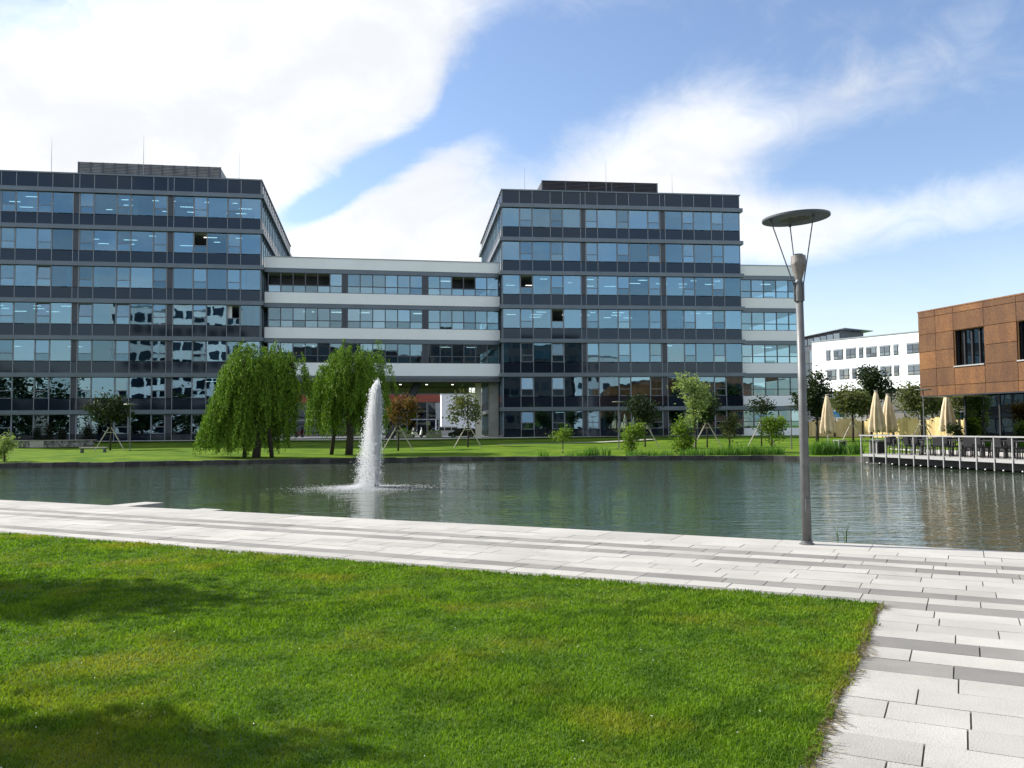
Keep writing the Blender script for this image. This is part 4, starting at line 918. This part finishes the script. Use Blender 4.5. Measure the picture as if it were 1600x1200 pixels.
# trees off to the left whose shade falls over the lawn
tree('lawn_tree', 'leafy tree on the lawn throwing shade across the grass, nearer the path', (-10.6, 10.4, 0), 6.2, [L(.2, 0, 4.6, 2.0, .7, .8), L(-.4, .3, 5.3, 1.4, .7, .7)], 'green', 120, 22, .14, .12)
tree('lawn_tree', 'leafy tree on the lawn throwing shade across the grass, farther from the path', (-9.0, 6.3, 0), 6.0, [L(.4, 0, 4.9, 1.5, .7, .8), L(-.3, -.8, 4.3, 1.0, .7, .6)], 'green', 110, 22, .14, .12)

def reeds(label, px, py, Y, n, w, h, cat='reeds'):
    T = at(px, py, Y); x = RNG.uniform(-w, w, n); y = RNG.normal(0, .18, n); B = np.stack([x, y, np.zeros(n)], 1); hh = RNG.uniform(.5, 1.05, n) * h * (1 - .35 * np.abs(x / w) ** 3)
    l = RNG.normal(0, .22, (n, 2)) * hh[:, None]; wd = RNG.uniform(.012, .026, n); a = RNG.uniform(0, np.pi, n); s = np.stack([np.cos(a) * wd, np.sin(a) * wd, np.zeros(n)], 1)
    V = np.empty((n, 5, 3)); V[:, 0] = B - s; V[:, 1] = B + s; mid = B + np.column_stack([l * .35, hh * .6]); V[:, 2] = mid + s * .8; V[:, 3] = mid - s * .8; V[:, 4] = B + np.column_stack([l * 1.3, hh])
    i0 = np.arange(n)[:, None] * 5; o = obj('reed_clump', np_mesh('reeds', V.reshape(-1, 3), np.concatenate([i0 + [0, 1, 2], i0 + [0, 2, 3], i0 + [3, 2, 4]]), LM['reed']), None, (T[0], T[1], T[2] - .03)); setp(o, label, cat)
reeds('sparse reed tuft alone on the bank beneath the plain glass panes', 850, 716, 51.5, 50, .35, .55)
reeds('upright reeds on the bank between the thin-stemmed shrub and the bushy one', 933, 716, 51.5, 150, .8, .75)
reeds('low dark sedge spreading around the foot of the round-headed shrub', 905, 717, 51.3, 140, .9, .4)
reeds('low sedge under the bushy shrub at the bank', 1015, 717, 51, 240, 1.4, .5)
reeds('reeds at the foot of the bright pale young tree', 1100, 717, 51, 300, 1.5, .6)
reeds('tall reeds in front of the tall narrow shrub', 1155, 717, 51, 320, 1.2, .85)
reeds('reeds beneath the upright bright shrub before the end wing', 1200, 717, 51, 260, 1.0, .7)
reeds('thick tall reeds below the lone closed parasol', 1292, 716, 50, 420, 1.1, 1.0)
reeds('short reed tuft beside the end of the deck railing', 1338, 714, 49.5, 130, .35, .95)
p = gz(1314, 852, WZ); n = 5; o = MB()
for i in range(n): a = random.uniform(-.09, .09); h = random.uniform(.28, .42); o.tube([(a, 0, 0), (a + random.uniform(-.03, .03), 0, h * .6), (a + random.uniform(-.08, .08), 0, h)], [.006, .005, .002], 5)
setp(o.build('water_reed', LM['reed'], None, loc=(p.x, p.y, WZ - .02)), 'few thin reed stems in the water beside the lamp post path edge', 'reeds')

# ------------------------------------------------------------------ bank furniture
def stone_wall():
    A = gy(18, 700, 72); T = thing('low_stone_wall', 'low grey rubble wall with a pale slab below the left glass block', 'wall', (A.x, A.y, ground_at(A.x, A.y)), AL)
    m = mat('rubble_stone', (.24, .24, .23), .9, var=.4, scale=5, bump=.8, bscale=10, rnd=.5)
    for i in range(34):
        for j in range(3):
            x = i * .19 + (j % 2) * .09
            if 1.4 < x < 2.6: continue
            o = obj('stone', unit(m), T, (x, random.uniform(-.03, .03), .1 + j * .17), (random.gauss(0, .08), random.gauss(0, .08), random.gauss(0, .1))); o.scale = (.2, .35, .18)
    box('pale_slab', MATS['pale_paver'], T, 1.45, 2.55, -.2, .2, 0, .55); box('coping', CONC, T, -.1, 6.6, -.24, .24, .56, .62)
stone_wall()
p = at(146, 708, 58); T = thing('park_bench', 'backless slatted bench on the grass beside the staked tree', 'bench', p, .02)
for j in range(4): box('slat', STAKE, T, -.85, .85, -.22 + j * .115, -.12 + j * .115, .40, .47)
for x in (-.75, .75): box('leg', STEEL, T, x - .03, x + .03, -.2, .2, 0, .398)
def path_lamp(label, px, ytop, Y):
    loc = at(px, 700, Y); top = gy(px, ytop, Y); H = top.z - loc[2]; T = thing('path_lamp', label, 'lamp', loc)
    MB().tube([(0, 0, -.1), (0, 0, H - .03)], [.042, .032], 8).build('post', STEEL, T); MB().lathe([(.02, .05), (.42, .03), (.45, 0), (.42, -.03), (.03, -.05)], 18, (0, 0, H)).build('disc_head', STEEL, T, smooth=False)
path_lamp('thin disc-topped lamp in front of the left dark glass block', 203, 632, 60)
path_lamp('thin disc-topped lamp in front of the right dark glass block', 967, 628, 60)
path_lamp('thin disc-topped lamp before the white-banded end wing', 1237, 634, 58)
path_lamp('thin disc-topped lamp at the terrace by the rusty pavilion', 1445, 609, 48)

def big_lamp():
    p = gz(1261, 850.5, 0); k = p.y / F; T = thing('street_lamp', 'tall grey lamp post with a tilted disc reflector on rods, at the path edge', 'lamp', (p.x, p.y, 0), 0)
    z = lambda py: EYE + (664.4 - py) * k
    lean = -.006
    MB().tube([(0, 0, -.05), (lean * 1.7, 0, 1.7), (lean * 3.4, 0, z(462))], [.064, .057, .049], 20).build('post', STEEL, T, smooth=True)
    MB().lathe([(.10, 0), (.10, .012), (.078, .02), (.074, .05)], 20).build('base_flange', STEEL, T)
    x0 = lean * 3.5
    MB().lathe([(.062, z(470)), (.064, z(455)), (.052, z(440)), (.045, z(436))], 20, (x0, 0, 0)).build('collar', STEEL, T, smooth=False)
    hd = MB().lathe([(.04, z(440)), (.042, z(437)), (.10, z(413)), (.103, z(411)), (.096, z(398)), (.085, z(397.5)), (.03, z(400))], 24, (x0, 0, 0)).build('lamp_head', mat('lamp_grey', (.24, .22, .21), .5, .2, var=.2, scale=12), T, smooth=False)
    obj('lens', MB().lathe([(.08, .0), (.06, .02), (.0, .03)], 16, (x0, 0, z(397.6))).mesh('lens', GLASS2), hd)
    zc = z(338); tl = math.radians(3.0)
    D = obj('disc_reflector', MB().lathe([(.0, .012), (.30, .016), (.43, .012), (.443, .0), (.43, -.010), (.30, -.004), (.0, .002)], 48).mesh('disc', mat('disc_grey', (.20, .215, .20), .35, .3, var=.3, scale=4)), T, (x0 - .02, 0, zc), (0, -tl, 0))
    obj('disc_rim', MB().lathe([(.435, -.012), (.450, -.012), (.450, .014), (.435, .014)], 48).mesh('rim', FRAME), D)
    obj('reflector_plate', MB().lathe([(.0, -.012), (.2, -.012), (.205, -.004), (.0, -.003)], 32).mesh('plate', mat('reflector_plate', (.36, .34, .20), .5, .1)), D)
    for px, dy in ((1215, -.05), (1258, .30), (1275, -.22)):
        xt = (px - 1261) * k + .0; top = Vector((xt, dy, zc - .03 + (xt - x0) * math.tan(tl))); h = Vector((x0, 0, 0)) + Vector(((xt - x0), dy, 0)).normalized() * .065
        MB().tube([(h.x, h.y, z(462)), (h.x, h.y, z(448)), top], [.008, .009, .008], 8).build('support_rod', FRAME, T)
        MB().lathe([(.02, -.02), (.02, .02)], 8, tuple(top)).build('rod_fixing', FRAME, T)
        a = math.atan2(dy, xt - x0); box('fin', FRAME, T, h.x - .012, h.x + .012, h.y - .012, h.y + .012, z(470), z(440), (0, 0, a))
    box('service_hatch', STEEL, T, -.03, .03, -.074, -.06, .45, .62)
big_lamp()

# ------------------------------------------------------------------ fountain
def fountain():
    p = gz(588, 762, WZ); k = p.y / F; T = thing('fountain', 'white fountain jet spraying up from a dark nozzle in the pond', 'fountain', (p.x, p.y, WZ))
    MB().lathe([(.09, -.2), (.09, .12), (.06, .16), (.05, .2)], 14).build('nozzle', BLACK, T); MB().tube([(.1, 0, .02), (.5, 0, .02), (1.3, .1, .0)], .025, 6).build('hose', BLACK, T)
    H = (760 - 600) * k; m = bpy.data.materials.new('spray'); m.use_nodes = True; N = NT(m.node_tree); b = N.n['Principled BSDF']; b.inputs['Base Color'].default_value = (.98, .99, 1, 1); b.inputs['Roughness'].default_value = .25
    tr = N.new('ShaderNodeBsdfTranslucent'); tr.inputs[0].default_value = (.98, .99, 1, 1); mx = N.new('ShaderNodeMixShader'); mx.inputs[0].default_value = .8; o = N.n['Material Output']
    N.l.new(b.outputs[0], mx.inputs[1]); N.l.new(tr.outputs[0], mx.inputs[2]); N.l.new(mx.outputs[0], o.inputs[0]); MATS['spray'] = m
    oct_ = np.array([(1, 0, 0), (-1, 0, 0), (0, 1, 0), (0, -1, 0), (0, 0, 1.3), (0, 0, -1.3)]); of = np.array([(0, 2, 4), (2, 1, 4), (1, 3, 4), (3, 0, 4), (2, 0, 5), (1, 2, 5), (3, 1, 5), (0, 3, 5)])
    def drops(name, P, r, flat=1.0):
        n = len(P); V = P[:, None] + oct_[None] * np.array([1 / flat ** .5, 1 / flat ** .5, flat]) * r[:, None, None]; o = obj(name, np_mesh(name, V.reshape(-1, 3), (np.arange(n)[:, None, None] * 6 + of[None]).reshape(-1, 3), m), T); o['kind'] = 'stuff'
    n = 15000; z = RNG.random(n) ** .9 * H; cap = np.sqrt(np.maximum(0, 1 - (z / H) ** 14)); core = np.column_stack([RNG.normal(0, (.03 + .075 * (z / H)), n) * cap - .03 * (z / H) ** 2, RNG.normal(0, (.03 + .07 * z / H), n) * cap, z]); drops('rising_jet', core, RNG.uniform(.005, .014, n), 2.2)
    n = 34000; t = RNG.random(n); z = H * (1.0 - t ** 1.35); spread = .16 + .34 * t ** .8        # water falling back, drifting left with the wind
    x = .03 - .68 * t ** 1.1 * RNG.random(n) ** 1.3 + RNG.normal(0, 1, n) * spread * .22; y = RNG.normal(0, 1, n) * spread * .5
    drops('falling_spray', np.column_stack([x, y, np.abs(z + RNG.normal(0, .10, n) - .06)]), RNG.uniform(.004, .011, n) * (1.25 - .5 * t), 1.8)
    n = 6000; a = RNG.uniform(0, 2 * np.pi, n); r = np.abs(RNG.normal(0, .85, n)); drops('splash', np.column_stack([-.45 + r * np.cos(a) * 1.15, r * np.sin(a), np.abs(RNG.normal(0, .11, n)) * np.exp(-r / .5)]), RNG.uniform(.004, .010, n), .5)
    n = 2600; a = RNG.uniform(0, 2 * np.pi, n); r = np.abs(RNG.normal(0, 1.0, n)); drops('foam', np.column_stack([-.4 + r * np.cos(a) * 1.1, r * np.sin(a), np.full(n, .0)]), RNG.uniform(.006, .02, n), .12)
fountain()

# ------------------------------------------------------------------ buildings across the lawn, behind the camera: the facades mirror them
def opposite(label, x0, x1, y, H, m, win, nf, pitch=2.6, ww=1.9, wh=1.9, name='opposite_office'):
    T = thing(name, label, 'building', (x0, y, 0)); W = x1 - x0
    box('wall', m, T, 0, W, -14, 0, -.1, H); box('roof_edge', MULL, T, -.15, W + .15, -14.1, .12, H, H + .2)
    for f in range(nf):
        for i in range(int((W - 1) / pitch)):
            a = .8 + i * pitch; z = 1.0 + f * (H - .6) / nf; box('window', win, T, a, a + ww, -.02, .05, z, z + wh)
opposite('white office with rows of dark windows, mirrored in the left glass block', -49, -21, -32, 29, WHITE, SPAN, 8)
opposite('dark clad office mirrored in the link and right glass block', -17, 24, -34, 21, mat('dark_clad', (.035, .033, .04), .6), SPAN, 6)
opposite('taller dark clad office mirrored in the right glass block', 26, 45.5, -31, 23.5, mat('dark_clad2', (.05, .045, .05), .6), SPAN, 6)
opposite('narrow white office mirrored as a pale strip in the right glass block', 46.5, 56, -31, 19, WHITE, SPAN, 5, 3.0, 1.4, 1.4)
opposite('plain brick building mirrored at the end of the right glass block', 58, 110, -36, 14, mat('brick_plain', (.22, .11, .07), .85, var=.3, scale=3), SPAN, 3)
for i, (x, h) in enumerate(((-50, 9), (-43, 8), (-36, 9.5), (-29, 8), (-22, 9))):  # unseen row added so the lower panes of the left block mirror dark
    tree('park_tree', 'dark tree added before the white office to darken its reflection, ' + ('farthest along its front', 'second along its front', 'at the middle of its front', 'fourth along its front', 'by its dark clad neighbour')[i], (x, -26, 0), h, [L(0, 0, h * .55, 3.4, 2.5, h * .4)], 'dark', 120, 18, .4, .25)
for i, x in enumerate((-108, -97, -88, -79, -70, -61)):
    tree('park_tree', ('broad park tree across the lawn mirrored at the left end of the glass', 'park tree beside the broad one across the lawn', 'rounded park tree mid-row across the lawn', 'taller park tree across the lawn', 'park tree next to the tall one across the lawn', 'park tree nearest the white office across the lawn')[i],
         (x, -30 + (i % 3) * 3, 0), 14, [L(0, 0, 8, 5.5, 4, 5.5), L(2, 0, 4, 5, 4, 3.5)], 'dark', 190, 18, .5, .3)
print('objects', len(bpy.data.objects), 'tris', sum(len(o.data.polygons) for o in bpy.data.objects if o.type == 'MESH' and o.data))
